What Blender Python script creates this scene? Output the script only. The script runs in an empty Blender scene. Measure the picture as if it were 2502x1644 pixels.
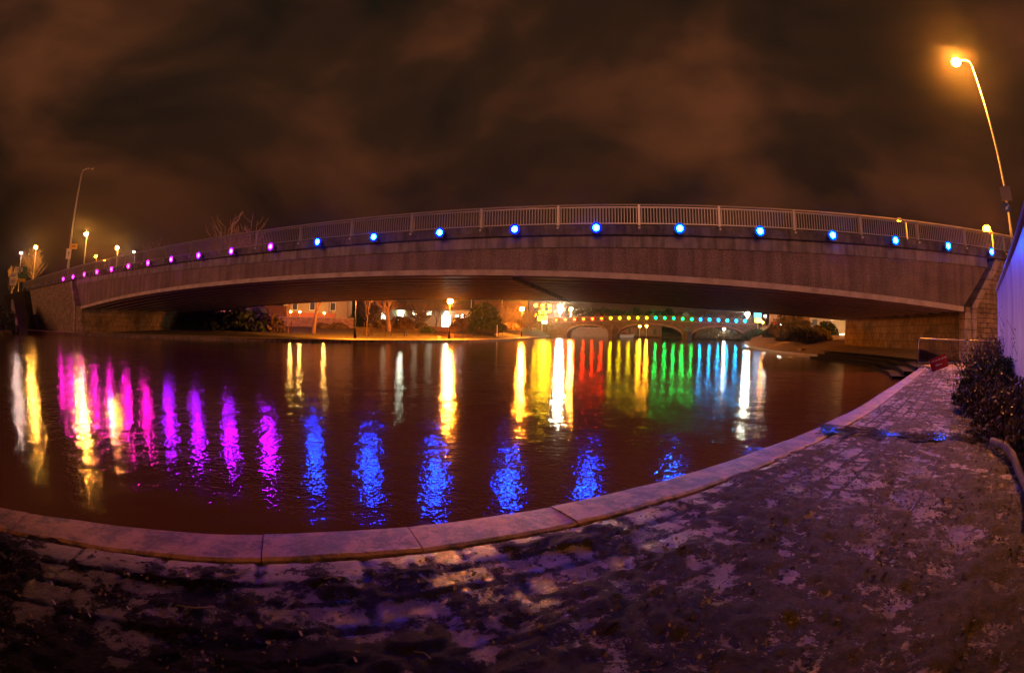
import bpy, math, random
import numpy as np
from mathutils import Vector, Matrix, noise
random.seed(7); RN = np.random.default_rng(7)
sc = bpy.context.scene
R = math.radians

# ------------------------------------------------------------------ camera (fisheye lens, as the photograph's)
cd = bpy.data.cameras.new('camera'); cam = bpy.data.objects.new('camera', cd); sc.collection.objects.link(cam); sc.camera = cam
cd.type = 'PANO'
try:
    cd.panorama_type = 'FISHEYE_EQUISOLID'; cd.fisheye_lens = 17.277; cd.fisheye_fov = R(260)
except Exception:
    pass
try:
    cd.cycles.panorama_type = 'FISHEYE_EQUISOLID'; cd.cycles.fisheye_lens = 17.277; cd.cycles.fisheye_fov = R(260)
except Exception:
    pass
cd.sensor_width = 36; cd.sensor_height = 36 * 672 / 1024; cd.sensor_fit = 'HORIZONTAL'
cd.clip_start = .05; cd.clip_end = 3000
CZ = 1.4; PITCH = -.011; ROLL = .025
fx, fy, fz = Vector((1, 0, 0)), Vector((0, 1, 0)), Vector((0, 0, 1))
def _c2w(x3, y2, z3):
    X = math.cos(ROLL)*x3 - math.sin(ROLL)*z3; z2 = math.sin(ROLL)*x3 + math.cos(ROLL)*z3
    return Vector((X, math.cos(PITCH)*y2 - math.sin(PITCH)*z2, math.sin(PITCH)*y2 + math.cos(PITCH)*z2))
rt, up, bk = _c2w(1, 0, 0), _c2w(0, 0, 1), -_c2w(0, 1, 0)
cam.matrix_world = Matrix(((rt.x, up.x, bk.x, 0), (rt.y, up.y, bk.y, 0), (rt.z, up.z, bk.z, CZ), (0, 0, 0, 1)))

# ------------------------------------------------------------------ world: clouded night sky lit by the town
SKY = 1.0
w = bpy.data.worlds.new('World'); sc.world = w; w.use_nodes = True
nt = w.node_tree; nt.nodes.clear()
def wn(t, **k):
    n = nt.nodes.new(t)
    for a, b in k.items(): setattr(n, a, b)
    return n
wo = wn('ShaderNodeOutputWorld'); bg = wn('ShaderNodeBackground'); tc = wn('ShaderNodeTexCoord')
mp = wn('ShaderNodeMapping'); mp.inputs['Scale'].default_value = (1.0, 1.0, 1.9); mp.inputs['Rotation'].default_value = (R(14), R(-24), R(20))
nz = wn('ShaderNodeTexNoise'); nz.inputs['Scale'].default_value = 1.9; nz.inputs['Detail'].default_value = 4; nz.inputs['Roughness'].default_value = .46; nz.inputs['Distortion'].default_value = .5
cr = wn('ShaderNodeValToRGB')
cr.color_ramp.elements[0].position = .38; cr.color_ramp.elements[0].color = (.0105, .0068, .0042, 1)
cr.color_ramp.elements[1].position = .66; cr.color_ramp.elements[1].color = (.098, .029, .0105, 1)
e = cr.color_ramp.elements.new(.50); e.color = (.030, .0118, .0056, 1)
# town glow near the horizon
sx = wn('ShaderNodeSeparateXYZ'); gl = wn('ShaderNodeMapRange'); gl.inputs[1].default_value = .02; gl.inputs[2].default_value = .16; gl.inputs[3].default_value = 1; gl.inputs[4].default_value = 0
mx = wn('ShaderNodeMix', data_type='RGBA', blend_type='ADD'); mx.inputs[7].default_value = (.008, .003, .0012, 1)
L = nt.links.new
L(tc.outputs['Generated'], mp.inputs[0]); L(mp.outputs[0], nz.inputs['Vector']); L(nz.outputs[0], cr.inputs[0])
L(tc.outputs['Generated'], sx.inputs[0]); L(sx.outputs[2], gl.inputs[0]); L(gl.outputs[0], mx.inputs[0]); L(cr.outputs[0], mx.inputs[6])
dk = wn('ShaderNodeMapRange', interpolation_type='SMOOTHSTEP'); dk.inputs[1].default_value = .12; dk.inputs[2].default_value = .46; dk.inputs[3].default_value = .42; dk.inputs[4].default_value = 1.08
L(sx.outputs[2], dk.inputs[0]); vm = wn('ShaderNodeVectorMath', operation='SCALE'); L(mx.outputs[2], vm.inputs[0]); L(dk.outputs[0], vm.inputs['Scale'])
L(vm.outputs[0], bg.inputs[0]); bg.inputs[1].default_value = SKY; L(bg.outputs[0], wo.inputs[0])
# one weak broad lamp: the warm glow of the town behind the camera
sd = bpy.data.lights.new('town_glow', 'SUN'); sd.energy = 1.05; sd.angle = R(24); sd.color = (1, .36, .17)
so = bpy.data.objects.new('town_glow', sd); sc.collection.objects.link(so)
so.rotation_euler = Vector((.22, .93, -.27)).to_track_quat('-Z', 'Y').to_euler()
sc.view_settings.view_transform = 'Standard'; sc.view_settings.look = 'None'; sc.view_settings.exposure = 0; sc.view_settings.gamma = 1
cy = sc.cycles
cy.use_denoising = True; cy.max_bounces = 5; cy.diffuse_bounces = 2; cy.glossy_bounces = 3; cy.transparent_max_bounces = 6
cy.sample_clamp_indirect = 2.0; cy.caustics_reflective = False; cy.caustics_refractive = False

# ------------------------------------------------------------------ materials
MATS = {}
def mat(name, col=(.5, .5, .5), rough=.8, metal=0, emit=None, spec=.5):
    m = bpy.data.materials.new(name); m.use_nodes = True
    b = m.node_tree.nodes['Principled BSDF']
    b.inputs['Base Color'].default_value = (*col, 1); b.inputs['Roughness'].default_value = rough; b.inputs['Metallic'].default_value = metal
    b.inputs['Specular IOR Level'].default_value = spec
    if emit:
        b.inputs['Emission Color'].default_value = (*emit[0], 1); b.inputs['Emission Strength'].default_value = emit[1]
    MATS[name] = m
    return m
class NT:
    def __init__(s, m): s.t = m.node_tree; s.b = s.t.nodes['Principled BSDF']; s.tc = s.t.nodes.new('ShaderNodeTexCoord')
    def n(s, t, **k):
        x = s.t.nodes.new(t)
        for a, b in k.items(): setattr(x, a, b)
        return x
    def l(s, a, b): s.t.links.new(a, b)
    def noise(s, scale, detail=4, rough=.55, vec=None, dist=0, sc3=None):
        x = s.n('ShaderNodeTexNoise'); x.inputs['Scale'].default_value = scale; x.inputs['Detail'].default_value = detail
        x.inputs['Roughness'].default_value = rough; x.inputs['Distortion'].default_value = dist
        v = vec or s.tc.outputs['Object']
        if sc3:
            mp = s.n('ShaderNodeMapping'); mp.inputs['Scale'].default_value = sc3; s.l(v, mp.inputs[0]); v = mp.outputs[0]
        s.l(v, x.inputs['Vector']); return x.outputs[0]
    def ramp(s, fac, stops):
        x = s.n('ShaderNodeValToRGB'); e = x.color_ramp.elements
        while len(e) < len(stops): e.new(.5)
        for i, (p, c) in enumerate(stops): e[i].position = p; e[i].color = (*c, 1) if len(c) == 3 else c
        s.l(fac, x.inputs[0]); return x.outputs[0]
    def mix(s, fac, a, b, bt='MIX'):
        x = s.n('ShaderNodeMix', data_type='RGBA', blend_type=bt)
        for v, i in ((fac, 0), (a, 6), (b, 7)):
            if isinstance(v, (int, float)): x.inputs[i].default_value = v
            elif isinstance(v, tuple): x.inputs[i].default_value = (*v, 1)
            else: s.l(v, x.inputs[i])
        return x.outputs[2]
    def bump(s, h, dist=.01, strength=1, prev=None):
        x = s.n('ShaderNodeBump'); x.inputs['Distance'].default_value = dist; x.inputs['Strength'].default_value = strength
        s.l(h, x.inputs['Height'])
        if prev: s.l(prev, x.inputs['Normal'])
        return x.outputs[0]
    def col(s, c): s.l(c, s.b.inputs['Base Color'])
    def nrm(s, c): s.l(c, s.b.inputs['Normal'])
def noisy(name, c1, c2, scale=3, rough=.85, bump=.01, bscale=30, metal=0, lo=.35, hi=.65, spec=.5):
    m = mat(name, c1, rough, metal, spec=spec); t = NT(m)
    f = t.noise(scale, 6, .6); t.col(t.ramp(f, [(lo, c1), (hi, c2)]))
    if bump: t.nrm(t.bump(t.noise(bscale, 4, .6), bump))
    return m
# exposed aggregate concrete of the bridge face
m = mat('aggregate', rough=.9); t = NT(m)
a = t.ramp(t.noise(16, 8, .8), [(.40, (.10, .080, .066)), (.62, (.50, .38, .31))])
b = t.ramp(t.noise(.5, 5, .6, sc3=(1, 1, 1.6)), [(.3, (.62, .6, .58)), (.7, (1, 1, 1))])
st = t.ramp(t.noise(2.2, 4, .6, sc3=(1, 1, .07)), [(.40, (.70, .68, .66)), (.56, (1, 1, 1))])
t.col(t.mix(1.0, t.mix(1.0, a, b, 'MULTIPLY'), st, 'MULTIPLY')); t.nrm(t.bump(t.noise(28, 6, .75), .03))
def concrete(name, c1, c2, streak=True, rough=.85, sc=1.0):
    m = mat(name, rough=rough); t = NT(m)
    c = t.ramp(t.noise(1.3*sc, 7, .68), [(.32, c1), (.68, c2)])
    if streak: c = t.mix(1.0, c, t.ramp(t.noise(2.5, 4, .65, sc3=(1, 1, .12)), [(.36, (.45, .44, .42)), (.6, (1, 1, 1))]), 'MULTIPLY')
    t.col(c); t.nrm(t.bump(t.noise(24, 5, .65), .008)); return m
concrete('concrete_lip', (.34, .28, .23), (.62, .54, .46), False)
concrete('cornice_concrete', (.045, .042, .038), (.22, .20, .18))
concrete('band_concrete', (.20, .18, .165), (.33, .30, .27))
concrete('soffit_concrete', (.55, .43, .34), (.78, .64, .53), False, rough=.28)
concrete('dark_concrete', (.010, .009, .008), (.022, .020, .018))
def masonry(name, c1, c2, mortar, bw=.62, bh=.26, rough=.85, axes='xz', stain=None, msz=.018):
    m = mat(name, rough=rough); t = NT(m)
    s = t.n('ShaderNodeSeparateXYZ'); c = t.n('ShaderNodeCombineXYZ'); t.l(t.tc.outputs['Object'], s.inputs[0])
    t.l(s.outputs['xyz'.index(axes[0])], c.inputs[0]); t.l(s.outputs['xyz'.index(axes[1])], c.inputs[1])
    wob = t.n('ShaderNodeVectorMath', operation='MULTIPLY_ADD'); nn = t.n('ShaderNodeTexNoise'); nn.inputs['Scale'].default_value = 2.2; t.l(t.tc.outputs['Object'], nn.inputs['Vector'])
    t.l(nn.outputs[1], wob.inputs[0]); wob.inputs[1].default_value = (.10, .06, 0); t.l(c.outputs[0], wob.inputs[2])
    br = t.n('ShaderNodeTexBrick'); t.l(wob.outputs[0], br.inputs[0]); br.inputs['Scale'].default_value = 1
    br.inputs['Color1'].default_value = (*c1, 1); br.inputs['Color2'].default_value = (*c2, 1); br.inputs['Mortar'].default_value = (*mortar, 1)
    br.inputs['Brick Width'].default_value = bw; br.inputs['Row Height'].default_value = bh; br.inputs['Mortar Size'].default_value = msz; br.inputs['Bias'].default_value = 0
    col = t.mix(1.0, br.outputs[0], t.ramp(t.noise(1.7, 7, .7), [(.28, (.38, .36, .32)), (.62, (1.05, 1.0, .95))]), 'MULTIPLY')
    if stain: col = t.mix(t.ramp(t.noise(.55, 5, .6), [(.5, (0, 0, 0)), (.66, (1, 1, 1))]), col, stain)
    t.col(col); iv = t.n('ShaderNodeInvert'); t.l(br.outputs[1], iv.inputs[1])
    t.nrm(t.bump(t.noise(18, 5, .7), .012, prev=t.bump(iv.outputs[0], .02))); return m
masonry('stone_blocks', (.36, .29, .20), (.26, .20, .14), (.10, .08, .06))
masonry('stone_blocks_y', (.34, .27, .17), (.26, .20, .13), (.09, .07, .05), .55, .5, axes='yz', stain=(.10, .075, .05))
masonry('quoin_stone', (.50, .44, .36), (.44, .38, .31), (.12, .10, .08), 3, .55)
masonry('rag_stone', (.34, .24, .17), (.24, .18, .13), (.14, .10, .08), .5, .22)
masonry('arch_stone', (.44, .31, .22), (.36, .25, .18), (.08, .06, .05), .5, .6)
masonry('bridge_stone', (.27, .18, .125), (.18, .125, .085), (.06, .045, .035), .8, .35)
masonry('brick', (.22, .10, .06), (.16, .07, .045), (.12, .09, .07), .23, .08, msz=.01)
mat('aluminium', (.34, .315, .31), .40, .4); noisy('galvanised', (.30, .30, .31), (.42, .42, .43), 6, .42, 0, metal=.8)
mat('pole_paint', (.50, .49, .44), .5, .1); mat('black_paint', (.006, .006, .007), .6, spec=.15); mat('dark_plastic', (.03, .03, .03), .5)
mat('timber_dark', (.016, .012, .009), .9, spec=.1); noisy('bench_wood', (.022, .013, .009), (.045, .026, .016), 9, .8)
noisy('bark', (.16, .11, .08), (.26, .19, .14), 5, .9, .01, 20); noisy('bark_dark', (.05, .04, .03), (.10, .075, .055), 5, .9, .01, 20)
for nme, c1, c2 in (('leaf_dark', (.012, .030, .010), (.045, .075, .02)), ('leaf_olive', (.06, .055, .018), (.19, .14, .05)), ('leaf_bronze', (.07, .05, .025), (.13, .09, .05)), ('leaf_litter', (.018, .012, .008), (.075, .045, .026)), ('leaf_grey', (.06, .06, .045), (.12, .11, .09))):
    noisy(nme, c1, c2, 1.6, .6, 0, spec=.3)
noisy('grass', (.030, .032, .010), (.075, .068, .022), 1.2, .95, .03, 40)
noisy('path_tarmac', (.24, .19, .15), (.34, .28, .23), 1.5, .75, .004, 60)
noisy('road_tarmac', (.05, .05, .05), (.08, .08, .08), 3, .8, .004, 60)
noisy('render_yellow', (.34, .24, .12), (.42, .31, .17), 2, .8, 0); noisy('render_cream', (.16, .17, .12), (.22, .22, .16), 2, .8, 0)
mat('rust', (.12, .05, .03), .8); mat('render_red', (.40, .10, .05), .7); mat('window_dark', (.015, .018, .02), .5); mat('roof_slate', (.05, .045, .045), .7)
mat('white_paint', (.75, .75, .75), .6); mat('red_plastic', (.45, .015, .02), .45); mat('sign_green', (.01, .12, .06), .4); mat('sign_blue', (.02, .08, .35), .4); mat('sign_yellow', (.75, .42, .03), .5); mat('sign_white', (.75, .72, .66), .5); mat('sign_grey', (.22, .21, .20), .45, .3)
# hoarding: pale panels with vertical stains
m = mat('hoarding_panel', rough=.38); t = NT(m)
c = t.ramp(t.noise(.8, 5, .6, sc3=(2.2, 2.2, .12)), [(.36, (.50, .49, .52)), (.62, (.74, .73, .76))])
c = t.mix(t.ramp(t.noise(2.4, 6, .7, sc3=(2.5, 2.5, .5)), [(.66, (0, 0, 0)), (.72, (1, 1, 1))]), c, (.10, .08, .09)); t.col(c)
# water: muddy, rippled
m = mat('water', (.052, .021, .0095), .075, spec=.5); t = NT(m); t.b.inputs['IOR'].default_value = 1.36
gp = t.n('ShaderNodeNewGeometry').outputs['Position']
h1 = t.noise(5.5, 3, .6, vec=gp, sc3=(1, 1, 1)); h2 = t.noise(.8, 2, .5, vec=gp); h3 = t.noise(19, 2, .5, vec=gp)
calm = t.ramp(t.noise(.07, 3, .5, vec=gp, sc3=(.6, 1.6, 1)), [(.35, (.45,)*3), (.65, (1.1,)*3)])
WB = t.bump(h2, .020); b1 = t.n('ShaderNodeBump'); b1.inputs['Distance'].default_value = .0100; t.l(h1, b1.inputs['Height']); t.l(WB, b1.inputs['Normal']); t.l(calm, b1.inputs['Strength'])
t.nrm(t.bump(h3, .0028, prev=b1.outputs[0]))
# quay paving: wet pale stone under patches of mud and leaves
m = mat('quay_paving', rough=.5); t = NT(m)
vc = t.n('ShaderNodeVertexColor', layer_name='lay')  # joint mask, mud depth and left-side darkening come from the mesh
sp = t.n('ShaderNodeSeparateColor'); t.l(vc.outputs[0], sp.inputs[0])
pos = t.n('ShaderNodeNewGeometry').outputs['Position']
stone = t.ramp(t.noise(7, 8, .7, vec=pos), [(.3, (.09, .068, .055)), (.7, (.28, .215, .175))])
mud = t.ramp(t.noise(13, 12, .86, vec=pos), [(.44, (.003, .0022, .0016)), (.51, (.011, .007, .005)), (.58, (.042, .026, .019)), (.70, (.12, .075, .055))])
fine = t.noise(9, 8, .78, vec=pos)
mm = t.n('ShaderNodeMath', operation='ADD'); t.l(sp.outputs[1], mm.inputs[0]); m2 = t.n('ShaderNodeMath', operation='MULTIPLY_ADD'); t.l(fine, m2.inputs[0]); m2.inputs[1].default_value = 2.7; m2.inputs[2].default_value = -1.35; t.l(m2.outputs[0], mm.inputs[1])
mask = t.ramp(mm.outputs[0], [(.43, (0, 0, 0)), (.53, (1, 1, 1))])
c = t.mix(t.ramp(sp.outputs[0], [(.15, (0, 0, 0)), (.7, (1, 1, 1))]), stone, (.010, .008, .006)); t.col(t.mix(1.0, t.mix(mask, c, mud), t.ramp(sp.outputs[2], [(0, (1, 1, 1)), (.75, (.13, .13, .11))]), 'MULTIPLY'))  # left-side darkening: weaker light there painted in along with dark soil
wet = t.ramp(t.noise(1.1, 4, .6, vec=pos), [(.44, (.27,)*3), (.60, (.5,)*3)])
t.l(t.mix(mask, wet, (.66, .66, .66)), t.b.inputs['Roughness'])
t.l(t.mix(1.0, t.ramp(mask, [(0, (.5,)*3), (1, (.15,)*3)]), t.ramp(sp.outputs[2], [(0, (1, 1, 1)), (1, (.16,)*3)]), 'MULTIPLY'), t.b.inputs['Specular IOR Level'])
hb = t.n('ShaderNodeMath', operation='MULTIPLY_ADD'); t.l(mask, hb.inputs[0]); hb.inputs[1].default_value = .35; t.l(t.noise(55, 8, .8, vec=pos), hb.inputs[2])
t.nrm(t.bump(hb.outputs[0], .038, prev=t.bump(t.noise(14, 6, .7, vec=pos), .015)))
m = mat('coping_stone', rough=.5); t = NT(m)
c = t.ramp(t.noise(3.6, 11, .80, vec=t.n('ShaderNodeNewGeometry').outputs['Position']), [(.42, (.010, .007, .006)), (.47, (.045, .024, .018)), (.52, (.13, .066, .046)), (.64, (.20, .10, .072))])
c = t.mix(t.ramp(t.noise(30, 6, .8), [(.62, (0, 0, 0)), (.72, (1, 1, 1))]), c, (.04, .03, .025)); t.col(c); t.nrm(t.bump(t.noise(30, 7, .78), .016, prev=t.bump(t.noise(6, 4, .6), .02)))
def emitm(name, col, s):
    m = bpy.data.materials.new(name); m.use_nodes = True; n = m.node_tree; n.nodes.clear()
    o = n.nodes.new('ShaderNodeOutputMaterial'); e = n.nodes.new('ShaderNodeEmission'); e.inputs[0].default_value = (*col, 1); e.inputs[1].default_value = s
    n.links.new(e.outputs[0], o.inputs[0]); MATS[name] = m; return m

# ------------------------------------------------------------------ mesh helpers
class MB:
    def __init__(s): s.v = []; s.f = []
    def add(s, v, f):
        k = len(s.v); s.v += [tuple(p) for p in v]; s.f += [tuple(i + k for i in q) for q in f]; return s
    def box(s, lo, hi):
        (a, b, c), (d, e, g) = lo, hi
        return s.add([(a, b, c), (d, b, c), (d, e, c), (a, e, c), (a, b, g), (d, b, g), (d, e, g), (a, e, g)],
                     [(0, 3, 2, 1), (4, 5, 6, 7), (0, 1, 5, 4), (1, 2, 6, 5), (2, 3, 7, 6), (3, 0, 4, 7)])
    def cbox(s, c, d, rz=0, tilt=None):
        M = Matrix.Translation(c) @ Matrix.Rotation(rz, 4, 'Z')
        if tilt: M = M @ tilt
        x, y, z = d[0]/2, d[1]/2, d[2]/2
        v = [M @ Vector(p) for p in ((-x, -y, -z), (x, -y, -z), (x, y, -z), (-x, y, -z), (-x, -y, z), (x, -y, z), (x, y, z), (-x, y, z))]
        return s.add(v, [(0, 3, 2, 1), (4, 5, 6, 7), (0, 1, 5, 4), (1, 2, 6, 5), (2, 3, 7, 6), (3, 0, 4, 7)])
    def tube(s, pts, rad, n=8, cap=True):
        pts = [Vector(p) for p in pts]
        if not hasattr(rad, '__len__'): rad = [rad]*len(pts)
        V = []; ref = None
        for i, p in enumerate(pts):
            d = (pts[min(i+1, len(pts)-1)] - pts[max(i-1, 0)]).normalized()
            a = d.cross(Vector((0, 0, 1)) if abs(d.z) < .9 else Vector((1, 0, 0)))
            if ref is not None: a = ref - d*ref.dot(d)
            a.normalize(); ref = a; b = d.cross(a)
            V += [p + (a*math.cos(2*math.pi*k/n) + b*math.sin(2*math.pi*k/n))*rad[i] for k in range(n)]
        Fc = [(i*n+k, i*n+(k+1) % n, (i+1)*n+(k+1) % n, (i+1)*n+k) for i in range(len(pts)-1) for k in range(n)]
        if cap: Fc += [tuple(range(n-1, -1, -1)), tuple(range((len(pts)-1)*n, len(pts)*n))]
        return s.add(V, Fc)
    def prism(s, poly, y0, y1):  # poly in x,z
        n = len(poly); V = [(x, y0, z) for x, z in poly] + [(x, y1, z) for x, z in poly]
        return s.add(V, [tuple(range(n)), tuple(range(2*n-1, n-1, -1))] + [(i, i+n, (i+1) % n+n, (i+1) % n) for i in range(n)])
    def strip(s, us, sec):  # sec(u) -> closed section list of (v,z); swept along u
        S = [sec(u) for u in us]; n = len(S[0]); V = [(u, p[0], p[1]) for u, q in zip(us, S) for p in q]
        Fc = [(i*n+k, (i+1)*n+k, (i+1)*n+(k+1) % n, i*n+(k+1) % n) for i in range(len(us)-1) for k in range(n)]
        Fc += [tuple(range(n)), tuple(range(len(us)*n-1, (len(us)-1)*n-1, -1))]
        return s.add(V, Fc)
    def ball(s, c, r, n=10, m=7, sz=1):
        V = [(c[0], c[1], c[2]+r*sz)]
        for j in range(1, m):
            for k in range(n): V.append((c[0]+r*math.sin(math.pi*j/m)*math.cos(2*math.pi*k/n), c[1]+r*math.sin(math.pi*j/m)*math.sin(2*math.pi*k/n), c[2]+r*sz*math.cos(math.pi*j/m)))
        V.append((c[0], c[1], c[2]-r*sz)); Fc = [(0, 1+k, 1+(k+1) % n) for k in range(n)]
        for j in range(m-2): Fc += [(1+j*n+k, 1+(j+1)*n+k, 1+(j+1)*n+(k+1) % n, 1+j*n+(k+1) % n) for k in range(n)]
        q = 1+(m-2)*n; Fc += [(q+k, len(V)-1, q+(k+1) % n) for k in range(n)]
        return s.add(V, Fc)
    def build(s, name, m, parent=None, smooth=False, loc=None):
        me = bpy.data.meshes.new(name); me.from_pydata(s.v, [], s.f); me.update()
        import bmesh
        bm = bmesh.new(); bm.from_mesh(me); bmesh.ops.recalc_face_normals(bm, faces=bm.faces); bm.to_mesh(me); bm.free()
        for x in (m if isinstance(m, (list, tuple)) else [m]): me.materials.append(MATS[x])
        o = bpy.data.objects.new(name, me); sc.collection.objects.link(o)
        if parent is not None: o.parent = parent
        if loc is not None: o.location = loc
        if smooth:
            me.polygons.foreach_set('use_smooth', [True]*len(me.polygons))
        return o
def tag(o, label=None, cat=None, group=None, kind=None):
    for k, v in (('label', label), ('category', cat), ('group', group), ('kind', kind)):
        if v: o[k] = v
    return o
def thing(name, label, cat, loc=(0, 0, 0), rz=0, group=None):
    o = bpy.data.objects.new(name, None); sc.collection.objects.link(o); o.location = loc; o.rotation_euler = (0, 0, rz); o.empty_display_size = .3
    return tag(o, label, cat, group)
KIDS = {}
def copy_tree(o, parent=None):
    c = o.copy(); sc.collection.objects.link(c)
    if parent is not None: c.parent = parent
    for ch in [x for x in list(sc.objects) if x.parent == o]: copy_tree(ch, c)
    return c
def pol(az, D, z=0): return Vector((D*math.sin(R(az)), D*math.cos(R(az)), z))
def zel(el, D): return CZ + D*math.tan(R(el))
def interp(x, pts):
    return float(np.interp(x, [p[0] for p in pts], [p[1] for p in pts]))
def smooth_interp(x, pts):  # average of a few linear samples, rounds the corners
    return sum(interp(x+d, pts) for d in (-3, -1.5, 0, 1.5, 3))/5

# ------------------------------------------------------------------ water and ground
MB().add([(-500, -200, 0), (500, -200, 0), (500, 700, 0), (-500, 700, 0)], [(0, 1, 2, 3)]).build('water', 'water')
tag(bpy.data.objects['water'], kind='structure')
LB = [(-110, 47), (-80, 39.5), (-58, 35.5), (-46, 34.8), (-36, 36), (-26, 37.2), (-20, 39.3), (-14.8, 42.5), (-11.3, 46), (-8.2, 50.5), (-4, 59), (-1.5, 68), (1, 80), (4.5, 98), (7.8, 118), (11, 142)]
RB = [(64, 124), (35.4, 66.9), (30, 54), (27.2, 46), (25.3, 39.5), (24.4, 32), (23.3, 26), (21.6, 20.6), (19.9, 17.3)]
def resample(P, n=60):
    P = [Vector(p) for p in P]; d = [0]
    for a, b in zip(P, P[1:]): d.append(d[-1] + (b-a).length)
    out = []
    for k in range(n+1):
        s = d[-1]*k/n
        out.append((float(np.interp(s, d, [p.x for p in P])), float(np.interp(s, d, [p.y for p in P]))))
    # smooth
    for _ in range(3):
        out = [out[0]] + [((a[0]+2*b[0]+c[0])/4, (a[1]+2*b[1]+c[1])/4) for a, b, c in zip(out, out[1:], out[2:])] + [out[-1]]
    return out
def bank(edge, offs, name, kind='structure', m='path_tarmac', r0=None):
    rows = []
    for x, y in edge:
        r = math.hypot(x, y); rows.append([(x*(r+o)/r, y*(r+o)/r, z) for o, z in offs])
    n = len(offs); b = MB(); b.add([p for q in rows for p in q], [(i*n+k, (i+1)*n+k, (i+1)*n+k+1, i*n+k+1) for i in range(len(rows)-1) for k in range(n-1)])
    return tag(b.build(name, m, smooth=False), kind=kind)
LE = resample(LB, 90); RE = resample(RB, 60)
# far banks: quay wall, towpath, then lawn that climbs slowly
bank(LE, [(0, -1), (0.001, .25), (.5, .26)], 'riverside_kerb', m='coping_stone')
bank(LE, [(.5, .262), (3.4, .30)], 'towpath')
bank(LE, [(3.4, .28), (12, .55), (25, 1.05), (45, 1.9), (90, 2.9), (350, 5)], 'lawn', m='grass', kind='structure')
bank(RE, [(0, -1), (0.001, .22), (.6, .25)], 'riverside_kerb', m='coping_stone')
bank(RE, [(.6, .252), (4, .75), (9, 1.25), (22, 1.9), (60, 2.9), (330, 5)], 'path', m='path_tarmac')
FE = [(11, 142), (14, 168), (12, 200), (40, 226), (80, 222), (112, 200), (90, 168), (64, 124)]
FEs = resample([(14, 175), (16, 215), (50, 235), (85, 225), (100, 180)], 30)
bank(FEs, [(0, -1), (.001, .4), (6, 1.6), (20, 3.0), (200, 6)], 'far_bank', m='grass')

# near quay: coping edge, stone setts, mud and leaves
QE = [(-14, -6.8), (-9, -3.0), (-6, -.70), (-3.16, 1.44), (-2.47, 1.80), (-1.99, 2.0), (-1.6, 2.16), (-1.15, 2.38), (-.74, 2.58), (-.34, 2.78), (.03, 2.97), (.45, 3.19), (1.22, 3.62), (2.01, 4.10), (3.87, 5.28), (5.72, 6.57), (9.24, 9.02), (14.9, 12.95)]
QE = resample(QE, 420)
# drop the oversampled tail spacing: denser near the camera
def zq(x, y): return .25 + .02*max(0, math.hypot(x, y) - 9)
def nrm_at(i):
    a = Vector(QE[max(0, i-8)]); b = Vector(QE[min(len(QE)-1, i+8)]); d = (b-a).normalized(); return Vector((d.y, -d.x))
arc = [0]
for a, b in zip(QE, QE[1:]): arc.append(arc[-1] + math.hypot(b[0]-a[0], b[1]-a[1]))
# coping stones (one long course with joints every 1.1-1.6 m)
cm = MB(); joints = []; s = .35
while s < arc[-1]: joints.append(s); s += random.uniform(.7, 1.9)
jb = [0]+joints+[arc[-1]]
for j in range(len(jb)-1):
    s0, s1 = jb[j]+.003, jb[j+1]-.003; n = max(3, int((s1-s0)/.07)); dz = random.uniform(-.006, .008); rows = []
    for k in range(n+1):
        s = s0+(s1-s0)*k/n; x = float(np.interp(s, arc, [p[0] for p in QE])); y = float(np.interp(s, arc, [p[1] for p in QE])); i = int(np.searchsorted(arc, s)); i = min(i, len(QE)-1); nv = nrm_at(i); z = zq(x, y)+dz
        h = noise.noise((x*3, y*3, 1))*.004
        rg = .018*noise.noise((x*6, y*6, 4)); rows.append([(x+nv.x*(o+(rg if o > .3 else rg*.3)), y+nv.y*(o+(rg if o > .3 else rg*.3)), z+q+h) for o, q in ((.02, -.9), (.0, -.04), (.010, -.016), (.03, .002), (.12, .006), (.24, .004), (.325, .001), (.345, -.012), (.35, -.12))])
    m_ = 9; cm.add([p for q in rows for p in q], [(a*m_+b, (a+1)*m_+b, (a+1)*m_+b+1, a*m_+b+1) for a in range(n) for b in range(m_-1)] + [tuple(range(m_)), tuple(range((n+1)*m_-1, n*m_-1, -1))])
tag(cm.build('quay_coping', 'coping_stone'), kind='structure')
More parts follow.
